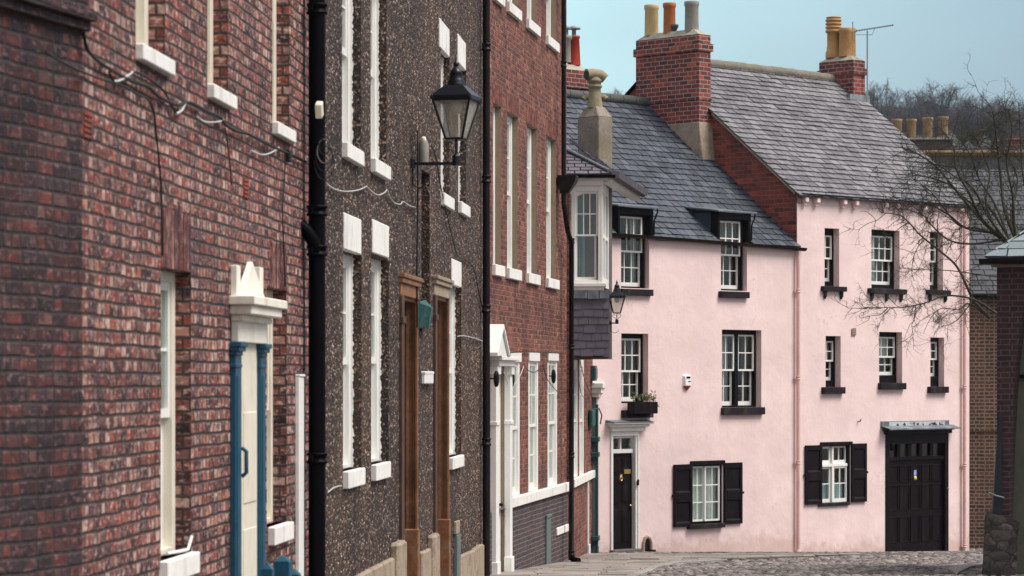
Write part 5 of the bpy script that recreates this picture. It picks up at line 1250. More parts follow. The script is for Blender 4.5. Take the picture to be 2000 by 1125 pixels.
# alarm box, window box
t = wallthing(HA, 'alarm_box', 'white burglar alarm box with red base on the pink wall', 'alarm box', 1333, 762)
hh = HA.Z(1333, 733) - HA.Z(1333, 762); wd = HA.S(1347) - HA.S(1333)
mb = MB(); mb.add([(0, 0, hh * .28), (wd, 0, hh * .28), (wd, 0, hh), (0, 0, hh), (.03, -.08, hh * .28), (wd - .03, -.08, hh * .28), (wd - .02, -.06, hh * .97), (.02, -.06, hh * .97)], [(0, 1, 2, 3), (4, 5, 6, 7), (0, 1, 5, 4), (1, 2, 6, 5), (2, 3, 7, 6), (3, 0, 4, 7)]); mb.build('alarm_case', M['alarm_white'], t, .012)
mb = MB(); mb.add([(.02, 0, hh * .275), (wd - .02, 0, hh * .275), (wd - .035, -.07, hh * .275), (.035, -.07, hh * .275), (wd / 2, 0, 0), (wd / 2, -.04, 0)], [(0, 1, 2, 3), (0, 4, 1), (3, 2, 5), (0, 3, 5, 4), (1, 4, 5, 2)]); mb.build('alarm_beacon', M['alarm_red'], t)
mb = MB(); mb.box(.06, wd - .06, .066, .076, hh * .80, hh * .93); mb.box(wd * .45, wd * .8, .075, .079, hh * .56, hh * .62); mb.build('alarm_marking', M['black'], t)
WB = thing('window_box', 'dark wooden window box full of leafy plants on the pink house', 'window box', HA.W(HA.S(1218), 0, HA.Z(1218, 808)), HA.root.rotation_euler.z)
wd = HA.S(1278, .2) - HA.S(1218); hh = HA.Z(1218, 785) - HA.Z(1218, 808)
mb = MB(); mb.box(0, wd, .1, .115, 0, hh); mb.box(0, wd, .28, .30, 0, hh); mb.box(0, .02, .115, .28, 0, hh); mb.box(wd - .02, wd, .115, .28, 0, hh); mb.box(.02, wd - .02, .115, .28, .02, hh - .03); mb.box(.1, wd - .1, -.0, .1, -.06, .0); mb.build('box_body', M['door_black'], WB, .004)
PL = thing('window_plants', 'low bushy green and yellow plants growing in the window box', 'plant', HA.W(HA.S(1218) + wd / 2, .2, HA.Z(1218, 785)), HA.root.rotation_euler.z)
rl = random.Random(5); mb = MB(); st = MB()
for i in range(46):
    x = rl.uniform(-wd / 2 + .04, wd / 2 - .02); ln = rl.uniform(.05, .2) * (1.25 if x > .1 else .9); le = rl.uniform(-.10, .14)
    tip = Vector((x + le, rl.uniform(-.14, .06), ln if rl.random() > .15 else -.08)); st.tube([(x, 0, -.03), (x + le * .4, tip.y * .4, ln * .6), tip], .004, 4)
    for j in range(7):
        c = Vector((x, 0, 0)).lerp(tip, rl.uniform(.3, 1.05)) + Vector((rl.uniform(-.04, .04), rl.uniform(-.04, .04), rl.uniform(-.02, .04)))
        u = Vector((rl.uniform(-1, 1), rl.uniform(-1, 1), rl.uniform(-.6, .8))).normalized(); v = u.orthogonal().normalized() * rl.uniform(.012, .022); u = u * rl.uniform(.025, .045)
        mb.quad(c - u, c + v, c + u, c - v)
mb.build('leaves', M['leaf'], PL); st.build('stems', M['bark'], PL)

# ================================================================== TALL PINK HOUSE (right)
HB = House('taller_pink_house', 'taller pink rendered house with garage door and long lilac grey slate roof', PO + PD * sB, PD)
G = HB; LB = G.S(1893)
ZEB = 7.70
B1 = rect(1610.5, 1639, 445, 559); B2 = rect(1702, 1757, 447.5, 563); B3 = rect(1816, 1842, 452, 566)
B4 = rect(1612.5, 1642, 656, 756); B5 = rect(1717, 1762, 648, 748); B6 = rect(1817, 1844, 659, 755)
B7 = rect(1603, 1660, 868, 984); BG = rect(1729, 1851, 842, 1090, d=.12)
mb = MB(); grid_wall(mb, 0, LB, -1.2, ZEB, [B1, B2, B3, B4, B5, B6, B7, BG]); body(mb, 0, LB, -1.2, ZEB, 8.28)
G.put(mb, 'wall', M['pink'])
def bw(q, cols, ru, rl, sill, br=(), head=.14, foot=.06, curtain=None, hs=.15, o=.1, split=.5):
    win = sash_window(G, q[0], q[1], q[2], q[3], .16, cols, ru, rl, 'black', 'white', fw=.045, head=head, foot=foot, stile=.038, step=.07, bar=.022, curtain=curtain, split=split, bot=.08)
    a, b, y0 = sill; a, b = G.S(a), G.S(b, o)
    sill_box(G, a, b, o, q[2] - hs, q[2], 'sill_black', win, brackets=[a + (b - a) * f for f in br])
bw(B1, 2, 2, 2, (1603, 1655, 560), (.15, .85), head=.15, foot=.12, hs=.11, curtain=[(.4, .9, 'blind')]); bw(B2, 4, 2, 2, (1694, 1772, 565), (.1, .5, .9), head=.13, foot=.1, hs=.12, curtain=[(.45, .62, 'curtain'), (.75, .85, 'blind')]); bw(B3, 2, 2, 2, (1808, 1858, 567), (.15, .85), head=.13, foot=.12, hs=.11, curtain=[(0, .35, 'curtain')])
bw(B4, 2, 2, 2, (1604, 1652, 757), head=.11, foot=.15); bw(B5, 3, 2, 2, (1714.5, 1771, 749), head=.11, foot=.18, split=.52, curtain=[(.0, 1, 'curtain', .48)]); bw(B6, 2, 2, 2, (1811, 1854, 756), head=.10, foot=.24)
# casement with shutters
q = B7; mb = MB(); mb.box(q[0], q[0] + .03, -.25, .0, q[2], q[3]); mb.box(q[1] - .06, q[1], -.25, .0, q[2], q[3]); mb.box(q[0] + .03, q[1] - .06, -.25, -.02, q[3] - .05, q[3]); mb.box(q[0] - .03, q[1] + .06, -.01, .04, q[3] - .03, q[3] + .05)
win = G.put(mb, 'window', M['black'], bevel=.005)
a, b = q[0] + .03, q[1] - .06; mm = a + (b - a) * .45; zt = q[2] + (q[3] - q[2]) * .64
mb = MB(); mb.box(a, b, -.12, -.02, zt - .03, zt + .035); mb.box(mm - .03, mm + .03, -.12, -.021, q[2] + .02, q[3] - .05); fr = G.put(mb, 'casement_frame', M['white'], win, .004)
mb = MB(); sash_bars(mb, a, mm - .03, zt + .035, q[3] - .05, -.11, -.07, 1, 1, .05, .022, bottom=.08); sash_bars(mb, mm + .03, b, zt + .035, q[3] - .05, -.11, -.07, 2, 1, .035, .022, bottom=.08)
sash_bars(mb, a, mm - .03, q[2] + .02, zt - .03, -.11, -.07, 1, 2, .05, .022, bottom=.08); sash_bars(mb, mm + .03, b, q[2] + .02, zt - .03, -.08, -.04, 2, 2, .04, .022, bottom=.08); G.put(mb, 'casements', M['white'], win)
mb = MB(); mb.box(a, b, -.094, -.09, q[2] + .03, q[3] - .06); G.put(mb, 'glass_pane', M['glass'], win)
cm = MB(); n_ = 30; zc_ = q[2] + (q[3] - q[2]) * .34
for i in range(n_):
    f = [a + (b - a) * (i + e) / n_ for e in (0, 1)]; yy = [.17 + .02 * math.sin((i + e) * 2.1) for e in (0, 1)]
    cm.add([(f[0], yy[0], q[2]), (f[1], yy[1], q[2]), (f[1], yy[1], zc_), (f[0], yy[0], zc_)], [(0, 1, 2, 3)], 0, True)
G.put(cm, 'curtain', M['curtain_blue'], win)
sill_box(G, G.S(1597), G.S(1661, .05), .05, q[2] - .06, q[2] + .01, 'sill_black', win)
shutter.left = True; shutter(G.S(1570.5), G.S(1603) - .005, G.Z(1571, 986), G.Z(1571, 870))
shutter.left = False; shutter(G.S(1661), G.S(1690), G.Z(1661, 981), G.Z(1661, 866.5))
# garage door
q = BG; a, b = q[0], q[1]
zl = G.Z(1735, 900); zf0, zf1 = G.Z(1735, 893), G.Z(1735, 868)
mb = MB(); mb.box(a, a + .14, -.12, .03, -1, q[3]); mb.box(b - .14, b, -.12, .03, -1, q[3]); mb.box(a + .14, b - .14, -.12, .028, zf1, q[3]); mb.box(a + .14, b - .14, -.12, .0, zl, zf0)
for i in range(1, 5):
    x = a + .14 + (b - a - .28) * i / 5; mb.box(x - .06, x + .06, -.12, -.04, zf0, zf1)
gf = G.put(mb, 'garage_frame', M['door_black'], bevel=.006)
mb = MB(); mb.box(a + .14, b - .14, -.10, -.09, zf0, zf1); G.put(mb, 'fanlight_glass', M['glass'], gf)
mb = MB(); mb.box(a + .14, b - .14, -.12, -.06, -1.0, zl)
wdn = b - a - .28
for i in range(5):
    x0_ = a + .14 + .06 + (wdn - .06) * i / 5; x1_ = x0_ + wdn / 5 - .07
    for y0_, y1_ in ((911, 943), (949, 998), (1011, 1062)):
        z1_, z0_ = G.Z(1735, y0_), G.Z(1735, y1_)
        mb.box(x0_, x0_ + .025, -.06, -.042, z0_, z1_); mb.box(x1_ - .025, x1_, -.06, -.042, z0_, z1_); mb.box(x0_ + .025, x1_ - .025, -.06, -.043, z0_, z0_ + .02); mb.box(x0_ + .025, x1_ - .025, -.06, -.043, z1_ - .02, z1_)
gd = G.put(mb, 'garage_door', M['door_black'], bevel=.005)
mb = MB(); mb.lathe([(0, 0), (.025, .01), (.03, .03), (0, .045)], (G.S(1845, -.05), -.05, G.Z(1840, 956)), 8); G.put(mb, 'door_knob', M['metal_grey'], gd)
mb = MB(); mb.lathe([(.05, 0), (.075, .06), (.07, .16), (.03, .2)], (G.S(1743), .02, G.Z(1743, 880)), 10); G.put(mb, 'door_lamp', M['black'], gf)
zk = G.Z(1720, 840)
mb = MB(); mb.box(a - .12, b + .06, 0, .16, zk - .02, zk + .0); mb.box(a - .06, b + .02, 0, .12, zk - .10, zk - .02)
hd = G.put(mb, 'garage_hood', M['door_black'], bevel=.006)
mb = MB(); mb.add([(a - .18, 0, zk + .10), (b + .17, 0, zk + .10), (b + .17, -.26, zk + .001), (a - .18, -.26, zk + .001), (a - .18, -.26, zk + .03), (b + .17, -.26, zk + .03)], [(0, 1, 5, 4), (4, 5, 2, 3)]); mb.box(a - .18, b + .02, -.001, .03, zk + .05, zk + .20)
hl = G.put(mb, 'hood_lead', M['lead'], hd)
rl = random.Random(8); mb = MB(); mb.box(a + .1, b - .15, .03, .034, zk + .065, zk + .185)
G.put(mb, 'hood_paint', M['fascia_pale'], hl)
mb = MB(); x = a + .3
for i in range(26):
    x = rl.uniform(a + .25, b - .25); z = zk + .1 + rl.uniform(-.02, .05); r_ = rl.uniform(.015, .04)
    mb.add([(x + r_ * math.cos(k) * rl.uniform(.7, 1.8), -.037, z + r_ * math.sin(k) * rl.uniform(.6, 1)) for k in (0, 1.1, 2.1, 3.2, 4.2, 5.3)], [(0, 1, 2, 3, 4, 5)])
G.put(mb, 'peeled_patches', M['lead_blue'], hl)
t = thing('door_sticker', 'small blue and yellow notice stuck on the black garage door', 'sign', HB.W(HB.S(1784, -.05), -.055, HB.Z(1784, 938, -.05)), HB.root.rotation_euler.z)
mb = MB(); mb.box(0, .12, 0, .012, .09, .24); mb.build('notice_panel', M['sticker_blue'], t); mb = MB(); mb.lathe([(0, -.008), (.05, -.006), (.05, .006), (0, .008)], (0, 0, 0), 12)
mb.v = [(x + .06, z - .014, y + .05) for x, y, z in mb.v]; mb.build('notice_disc', M['sticker_yellow'], t)
mb = MB()
for z in (.12, .15, .18, .21): mb.box(.02, .10 - (.03 if z == .12 else 0), .012, .014, z, z + .012)
mb.build('notice_lines', M['alarm_white'], t)
# vent, hook
mb = MB(); z0_ = G.Z(1663, 655); mb.box(G.S(1662.5), G.S(1670.5), 0, .03, z0_, G.Z(1663, 642))
for k in range(4): mb.box(G.S(1663.2), G.S(1669.8), .03, .036, z0_ + .025 + k * .04, z0_ + .05 + k * .04)
G.put(mb, 'air_vent', M['haunch'], bevel=.004)
mb = MB(); xk, zk2 = G.S(1675), G.Z(1675, 823); mb.tube([(xk, 0, zk2), (xk, -.06, zk2 - .01), (xk + .03, -.08, zk2 + .05)], .013, 6); G.put(mb, 'iron_hook', M['pipe_brown'])
# corbels under the eaves
for px in (1568, 1590.5, 1643, 1666.5, 1724, 1747, 1801, 1824, 1872):
    mb = MB(); x = G.S(px); z1_ = ZEB - .06
    mb.box(x - .06, x + .06, 0, .14, z1_ - .13, z1_); mb.box(x - .045, x + .045, 0, .09, z1_ - .21, z1_ - .13); G.put(mb, 'corbel', M['pink'], bevel=.015)
# roof B
slp = math.atan2(3.28, 4.14); vv = Vector((0, math.cos(slp), math.sin(slp))); nn = Vector((0, -math.sin(slp), math.cos(slp))); vl = 4.14 / math.cos(slp); ov = .2; ca = 2.45
O_ = Vector((0, -ov * math.cos(slp), ZEB + .06 - ov * math.sin(slp)))
LR = LB + .42
mb = MB(); slates(mb, O_, (1, 0, 0), vv, nn, vl + ov, lambda v: (-.10, LR), .205, .27, .024, 0, 41)
zr0 = ZEB + 3.28
mb.add([(-.1, 4.14, zr0 + .04), (LR, 4.14, zr0 + .04), (LR, 8.5, ZEB), (-.1, 8.5, ZEB)], [(0, 1, 2, 3)], 1)
roofB = G.put(mb, 'roof', [M['slate_b'], M['slate_bed']])
mb = MB(); x = -.1
while x < LR - .3:
    mb.tube([(x + .006, 4.14, zr0 + .06 + random.uniform(-.01, .01)), (x + .45, 4.14, zr0 + .06 + random.uniform(-.01, .01))], [.125, .135], 8); x += .46
G.put(mb, 'ridge_tiles', M['ridge_buff'], roofB)
mb = MB(); mb.tube([(-.07, 0.0, ZEB + .0), (-.07, ca - .02, ZEB - .0 + 3.28 * (ca - .02) / 4.14)], .032, 6); G.put(mb, 'verge_mortar', M['haunch'], roofB)
mb = MB(); mb.add([(0, 0, 2.0), (0, 0, ZEB), (0, 4.14, zr0), (0, 8.28, ZEB), (0, 8.28, 2.0)], [(0, 1, 2, 3, 4)])
mb.v = [(x - .012, y + .012, z) for x, y, z in mb.v]; G.put(mb, 'gable_wall', M['brick_gable'])
mb = MB(); mb.add([(LB, 0, 2.0), (LB, 0, ZEB), (LB, 4.14, zr0), (LB, 8.28, ZEB), (LB, 8.28, 2.0)], [(0, 1, 2, 3, 4)]); mb.v = [(x + .012, y, z) for x, y, z in mb.v]; G.put(mb, 'far_gable', M['pink'])
mb = MB(); mb.box(0, LR - .05, .0, .17, ZEB - .06, ZEB + .005); G.put(mb, 'fascia', M['black'])
mb = MB(); mb.box(.0, .2, -.05, .03, ZEB - .22, ZEB - .06); G.put(mb, 'kneeler_stone', M['haunch'], bevel=.02)
s_ = G.S(1884, .08)
downpipe(G, [(s_, -.08, ZEB - .2), (s_, -.08, -.8)], .042, 'pink_paint', [(s_, -.08, G.Z(1884, y, .08)) for y in (600, 756, 908, 1066)], cr=1.25, ch=.04, lugs=True)
# great gable chimney
def gpx(px, s__, lo, hi):
    q0 = HB.O + HB.d * s__; k = (px - CX) / F
    for _ in range(40):
        m_ = (lo + hi) / 2; p_ = q0 - HB.n * m_
        if p_.x / p_.y > k: lo = m_
        else: hi = m_
    return lo, (q0 - HB.n * lo).y
th0, th = -.42, -.015
ca, Yca = gpx(1365, th0, 0, 8); cb, Ycb = gpx(1242, th0, 0, 8)
zc0, zc1 = 6.8, CZ + (HY - 66) / F * Yca
mb = MB(); mb.box(th0, th, -cb, -ca, zc0, zc1)
for z0_, z1_, e in ((zc1 - .38, zc1 - .20, .045), (zc1 - 1.50, zc1 - 1.42, .02)): mb.box(th0 - e, th + e, -cb - e, -ca + e, z0_, z1_)
stk = G.put(mb, 'gable_chimney', M['brick_chimney'])
mb = MB(); mb.add([(th0, ca, zc1), (th, ca, zc1), (th, cb, zc1), (th0, cb, zc1), (th0 + .1, ca + .25, zc1 + .14), (th - .1, ca + .25, zc1 + .14), (th - .1, cb - .25, zc1 + .14), (th0 + .1, cb - .25, zc1 + .14)], [(0, 1, 5, 4), (1, 2, 6, 5), (2, 3, 7, 6), (3, 0, 4, 7), (4, 5, 6, 7)]); G.put(mb, 'flaunching', M['mortar'], stk)
for px, y0_, y1_, r_, mat in ((1272.5, 52, 10, .165, 'pot_yellow'), (1307.5, 50, 6, .145, 'pot_orange'), (1351, 52, 3, .165, 'pot_grey')):
    k = (px - CX) / F     # along the gable line at mid thickness
    q0 = HB.O + HB.d * ((th0 + th) / 2)
    lo, hi = ca - 1, cb + 1
    for _ in range(40):
        m_ = (lo + hi) / 2; p_ = q0 - HB.n * m_
        if p_.x / p_.y > k: lo = m_
        else: hi = m_
    Yp = (q0 - HB.n * lo).y; hpot = (y0_ - y1_) / F * Yp
    pot(G, ((th0 + th) / 2, lo, CZ + (HY - y0_) / F * Yp - .22), pot_prof(r_, hpot + .22, .018, .07, .94), mat, stk)
mb = MB(); mb.lathe([(.05, 0), (.05, .06), (.09, .13), (.085, .19), (.06, .19), (.05, .1)], ((th0 + th) / 2 - .02, gpx(1320, -.2, 0, 8)[0], zc1 + .12), 12); G.put(mb, 'small_pot', M['pot_blue'], stk)
# cement haunch at its foot against the lower roof
mb = MB(); zb_ = CZ + (HY - 238) / F * Yca
mb.box(th0 - .035, th + .03, -cb - .03, -ca + .03, zc0 - .6, zb_)
mb.add([(th0 - .035, ca - .031, zb_), (th + .03, ca - .031, zb_), (th0 - .035, ca - .031, 7.2), (th + .12, ca - .031, 7.2), (th0 + .05, ca - .30, 7.2), (th + .05, ca - .26, 7.2)], [(0, 1, 5, 4), (0, 4, 2), (1, 3, 5)])
G.put(mb, 'chimney_haunch', M['haunch'], stk, .015)
# right chimney and pots
ca, cb = 3.35, 4.75; s0_ = LB + .02 - .42 + .1
s0_ = LB + .0
ca, Yc = gpx(1667, s0_, 1, 8); cb, Yd = gpx(1600, s0_, 1, 8); zc1 = CZ + (HY - 116) / F * Yc
mb = MB(); mb.box(s0_, s0_ + .46, -cb, -ca, 8.5, zc1); mb.box(s0_ - .04, s0_ + .50, -cb - .04, -ca + .04, zc1 - .36, zc1 - .20)
stk = G.put(mb, 'corner_chimney', M['brick_chimney'])
mb = MB(); mb.add([(s0_, ca, zc1), (s0_ + .46, ca, zc1), (s0_ + .46, cb, zc1), (s0_, cb, zc1), (s0_ + .12, ca + .2, zc1 + .12), (s0_ + .34, ca + .2, zc1 + .12), (s0_ + .34, cb - .2, zc1 + .12), (s0_ + .12, cb - .2, zc1 + .12)], [(0, 1, 5, 4), (1, 2, 6, 5), (2, 3, 7, 6), (3, 0, 4, 7), (4, 5, 6, 7)]); G.put(mb, 'flaunching', M['mortar'], stk)
d_, Yp = gpx(1628, s0_ + .23, 1, 8); hp = (110 - 33) / F * Yp; r_ = .185
pr = [(r_ * 1.08, -.05), (r_ * 1.08, .1), (r_ * .92, .14), (r_ * .92, .22), (r_ * .86, .25), (r_ * .86, hp * .58), (r_ * 1.05, hp * .6)]
for k in range(4):
    z_ = hp * (.62 + .09 * k); pr += [(r_ * 1.1, z_), (r_ * 1.1, z_ + hp * .035), (r_ * .95, z_ + hp * .045), (r_ * .95, z_ + hp * .08)]
pr += [(r_ * 1.05, hp * .98), (r_ * .8, hp), (0, hp)]
pot(G, (s0_ + .23, d_, CZ + (HY - 110) / F * Yp), pr, 'pot_buff', stk)
for px, ss in ((1651, .2), (1659, .42)):
    d_, Yp = gpx(px, s0_ + ss, 0, 8); hp = (110 - 54) / F * Yp; pot(G, (s0_ + ss, d_, CZ + (HY - 111) / F * Yp), pot_prof(.165, hp, .02, .08, .92), 'pot_buff', stk)
mb = MB(); mb.box(s0_ - .3, s0_ + .5, -ca + .0, -ca + .12, zr0 - .62, zr0 - .38); G.put(mb, 'lead_flashing', M['lead'], stk)
# TV aerial
Ya = Yc + .2; ax_ = (1694 - CX) / F * Ya
t = thing('tv_aerial', 'thin metal television aerial on a mast beside the corner chimney', 'aerial', (ax_, Ya, CZ + (HY - 185) / F * Ya))
mh = (185 - 60) / F * Ya; mb = MB(); mb.tube([(0, 0, -.3), (0, 0, mh)], .02, 6); mb.build('mast', M['metal_grey'], t)
mb = MB(); bl = (1745 - 1664) / F * Ya; x0_ = (1664 - 1694) / F * Ya; pts = [(x0_, 0, mh - .02), (x0_ + bl, 0, mh + .14)]
mb.tube(pts, .012, 5)
for i in range(15):
    f = .12 + .86 * i / 14; c = Vector(pts[0]).lerp(Vector(pts[1]), f); mb.tube([c - Vector((.0, .12, .0)), c + Vector((0, .12, .0))], .007, 4); mb.obox(c, Vector((.012, 0, 0)), Vector((0, .02, 0)), Vector((0, 0, .022)))
mb.tube([(x0_ + .02, 0, mh + .22), (x0_ + .02, 0, mh - .2)], .012, 4); mb.tube([(x0_ + .02, -.15, mh + .2), (x0_ + .02, .15, mh + .2)], .008, 4)
mb.tube([(x0_ + .1, 0, mh - .1), (.12, 0, mh - .10), (.2, 0, mh + .08)], .008, 4); mb.build('antenna', M['metal_grey'], t)

# ================================================================== BUILDINGS BEHIND ON THE RIGHT
D_ = Vector((1, .06)).normalized()
HC = House('brown_brick_house', 'old brown brick building with dark slate roof just behind the pink house corner', ((1888 - CX) / F * 70.2, 70.2), D_, group=None)
G = HC; zE = G.Z(1915, 575)
mb = MB(); grid_wall(mb, -.6, 7, -1.2, zE, []); body(mb, -.6, 7, -1.2, zE, 9); mb.box(-.6, 7, 0, .04, G.Z(1910, 842), G.Z(1910, 838)); G.put(mb, 'wall', M['brick_brown'])
sl2 = R(38); vv = Vector((0, math.cos(sl2), math.sin(sl2))); nn = Vector((0, -math.sin(sl2), math.cos(sl2)))
mb = MB(); slates(mb, (0, -.2, zE - .05), (1, 0, 0), vv, nn, 5.6, lambda v: (-2.2, 8), .22, .32, .014, 0, 51); mb.add([(-2.2, 4.3, zE + 3.4), (8, 4.3, zE + 3.4), (8, 9, zE), (-2.2, 9, zE)], [(0, 1, 2, 3)], 1); G.put(mb, 'roof', [M['slate_dark'], M['slate_bed']])
mb = MB(); mb.tube([(-.6, -.22, zE - .04), (7, -.22, zE - .04)], .06, 8); G.put(mb, 'gutter', M['pipe_black'])

HD = House('cornice_house', 'stone building far behind with ochre cornice and four chimney pots', ((1740 - CX) / F * 98, 98), Vector((1, .02)), group=None)
G = HD; z0_ = G.Z(1900, 304); z1_ = G.Z(1900, 296)
mb = MB(); grid_wall(mb, -2, 9, -1.5, z0_, []); body(mb, -2, 9, -1.5, z0_, 8); G.put(mb, 'wall', M['stone_grey'])
mb = MB(); mb.box(-2.1, 9, 0, .14, z0_, z0_ + .07); mb.box(-2.15, 9, 0, .24, z0_ + .07, z1_ + .02); G.put(mb, 'cornice', M['ochre'], bevel=.02)
mb = MB(); slates(mb, (0, -.1, z1_ + .03), (1, 0, 0), (0, 1, .17), (0, -.17, 1), 1.6, lambda v: (2.0 - v * .2, 9), .25, .35, .014, 0, 61); mb.add([(-2, .1, z1_ - .05), (9, .1, z1_ - .05), (9, 8, z1_), (-2, 8, z1_)], [(0, 1, 2, 3)], 1); G.put(mb, 'roof', [M['slate_dark'], M['slate_bed']])
mb = MB(); a, b = G.S(1770, -.8), G.S(1862, -.8); zs = G.Z(1820, 270, -.8); mb.box(a, b, -1.6, -.8, z1_ - .3, zs - .08); mb.box(a - .05, b + .03, -1.65, -.75, zs - .08, zs)
for i in range(9): mb.lathe([(.16, 0), (.13, .06), (0, .09)], (a + .2 + (b - a - .4) * i / 8, 1.1, zs - .01), 7)
stk = G.put(mb, 'chimney_stack', M['stone_dark'], bevel=.03)
for px, y0_, y1_, mat in ((1752, 262, 233, 'pot_far'), (1780, 270, 233, 'pot_far'), (1812, 270, 230, 'pot_far'), (1842, 266, 228, 'pot_far')):
    s__ = G.S(px, -1.2); hp = (y0_ - y1_) / F * G.Y(s__, -1.2) + .1
    pot(G, (s__, 1.2, G.Z(px, y0_, -1.2) - .1), pot_prof(.175, hp, .02, .07, .98), mat, stk)
mb = MB(); a = G.S(1752, -1.2); mb.box(a - .3, a + .3, -1.5, -.9, z1_ - .4, G.Z(1752, 260, -1.2)); G.put(mb, 'low_stack', M['stone_dark'], stk)
mb = MB(); a, b = G.S(1968, -3), G.S(2030, -3); mb.box(a, b, -3.6, -3, z1_ - .4, G.Z(1990, 268, -3)); mb.box(a - .05, b, -3.65, -2.95, G.Z(1990, 274, -3), G.Z(1990, 270, -3)); G.put(mb, 'brick_chimney', M['brick_chimney'])

# ================================================================== GATEHOUSE (right edge, near)
GD = Vector((1, -.30)).normalized()
HG = House('gatehouse', 'shade darkened purple brick gatehouse with arch and pale slate roof at the right edge', ((1947 - CX) / F * 44.0, 44.0), GD, 'gatehouse', None)
G = HG; zT = G.Z(1950, 522)
arch = [(G.S(px), G.Z(px, py)) for px, py in ((1967, 1130), (1969, 1040), (1972, 940), (1975.5, 850), (1980, 770), (1986, 700), (1993, 640), (2001, 592), (2012, 555))]
xe = 4.6; ztop = arch[-1][1]
mb = MB(); th = .55
left = [(0, -.3), (0, zT)]
poly_cells = []
pts_ = [(arch[0][0], .0)] + arch
for (xa, za), (xb, zb) in zip(pts_, pts_[1:]):      # pier strips left of the arch
    mb.quad((0, 0, za), (xa, 0, za), (xb, 0, zb), (0, 0, zb)); mb.quad((xa, 0, za), (xa, th, za), (xb, th, zb), (xb, 0, zb))
mb.quad((0, 0, ztop), (xe, 0, ztop), (xe, 0, zT), (0, 0, zT)); mb.quad((arch[-1][0], 0, ztop), (arch[-1][0], th, ztop), (xe, th, ztop), (xe, 0, ztop))
mb.quad((0, 0, -.3), (0, 0, zT), (0, 6, zT), (0, 6, -.3)); mb.quad((xe, 0, -.3), (xe, 6, -.3), (xe, 6, zT), (xe, 0, zT)); mb.quad((0, 6, -.3), (0, 6, zT), (xe, 6, zT), (xe, 6, -.3))
mb.quad((0, 0, -.3), (arch[0][0], 0, -.3), (arch[0][0], 0, .0), (0, 0, 0))
G.put(mb, 'wall', M['brick_shaded'])
mb = MB(); mb.box(.05, xe - .05, -.9, -.82, -.2, zT - .05); G.put(mb, 'passage_wall', M['plaster_green'])
mb = MB(); zi = G.Z(1995, 735); mb.box(.2, xe - .1, -.80, -.72, zi - .03, zi + .03)
for i in range(24): mb.lathe([(.015, 0), (.015, .02), (0, .025)], (.35 + i * .05, .72, zi + .028), 6)
G.put(mb, 'iron_strap', M['black'])
mb = MB(); mb.box(-.06, xe, -.05, .10, zT, zT + .19); G.put(mb, 'fascia', M['fascia_grey'], bevel=.01)
zg = G.Z(1950, 505, .2)
mb = MB(); vs = []
n_ = 8; prof = [(.08 * math.cos(math.pi + math.pi * k / n_), .08 * math.sin(math.pi + math.pi * k / n_)) for k in range(n_ + 1)]
for s__ in (-.24, 1.0, xe):
    for a, b in prof: vs.append((s__, -.22 + a, zg + b + random.uniform(-.008, .008)))
m = n_ + 1; mb.add(vs, [(j * m + i, j * m + i + 1, (j + 1) * m + i + 1, (j + 1) * m + i) for j in range(2) for i in range(n_)], 0, True); mb.add(vs[:m], [tuple(range(m))])
G.put(mb, 'gutter', M['pipe_brown'])
ang = R(38); vv = Vector((0, math.cos(ang), math.sin(ang))); nn = Vector((0, -math.sin(ang), math.cos(ang))); O_ = Vector((-.16, -.24, zg + .03))
mb = MB(); slates(mb, O_, (1, 0, 0), vv, nn, 3.6, lambda v: (v * .93, 5.0 - v * .5), .20, .34, .014, 0, 71)
u2 = Vector((0, 1, 0)); v2 = Vector((math.cos(ang), 0, math.sin(ang))); n2 = Vector((-math.sin(ang), 0, math.cos(ang)))
slates(mb, O_, u2, v2, n2, 3.4, lambda v: (v * .93, 6.2 - v * .9), .20, .34, .014, 0, 72)
G.put(mb, 'roof', [M['slate_green'], M['slate_bed']])
# stone buttress base and board
rb = random.Random(4); mb = MB(); z0_, z1_ = G.Z(1935, 1134, .1), G.Z(1935, 1003, .1); nu, nv = 12, 9; vs = []
prof_ = [(-.23, -.10), (-.235, .02), (-.225, .10), (-.20, .15), (-.08, .165), (.06, .165), (.18, .16), (.30, .15)]   # plan: left flank, nosing, front
for j in range(nv + 1):
    f = j / nv
    for i_, (x, oo) in enumerate(prof_):
        top = z1_ - max(0, x + .05) * .35 + (.03 if i_ % 3 == 0 else 0)
        vs.append((x + .055 * f + rb.uniform(-.012, .012), -(oo - .07 * f + rb.uniform(-.014, .014)), z0_ + (top - z0_) * f + rb.uniform(-.01, .01)))
m = len(prof_)
mb.add(vs, [(j * m + i, j * m + i + 1, (j + 1) * m + i + 1, (j + 1) * m + i) for j in range(nv) for i in range(m - 1)])
mb.add([vs[nv * m + i] for i in range(m)] + [(.3, .1, z1_ - .1), (-.2, .1, z1_)], [tuple(range(m + 2))])
G.put(mb, 'buttress', M['rubble'])
mb = MB(); zt_, zb_ = G.Z(1945, 806, .05), G.Z(1945, 1008, .05); mb.add([(-.06, -.05, zb_), (.08, -.05, zb_), (.09, -.05, zt_), (.03, -.05, zt_), (-.10, .08, zb_), (.08, .08, zb_), (.09, .08, zt_), (.03, .08, zt_)], [(0, 1, 2, 3), (4, 5, 6, 7), (0, 3, 7, 4), (1, 2, 6, 5), (2, 3, 7, 6)]); bd = G.put(mb, 'drain_board', M['board_blue'])
mb = MB(); z = G.Z(1945, 968, .05); mb.tube([(-.12, -.06, z + .05), (0, -.08, z), (.12, -.06, z - .03)], .013, 6); G.put(mb, 'iron_band', M['metal_grey'], bd)

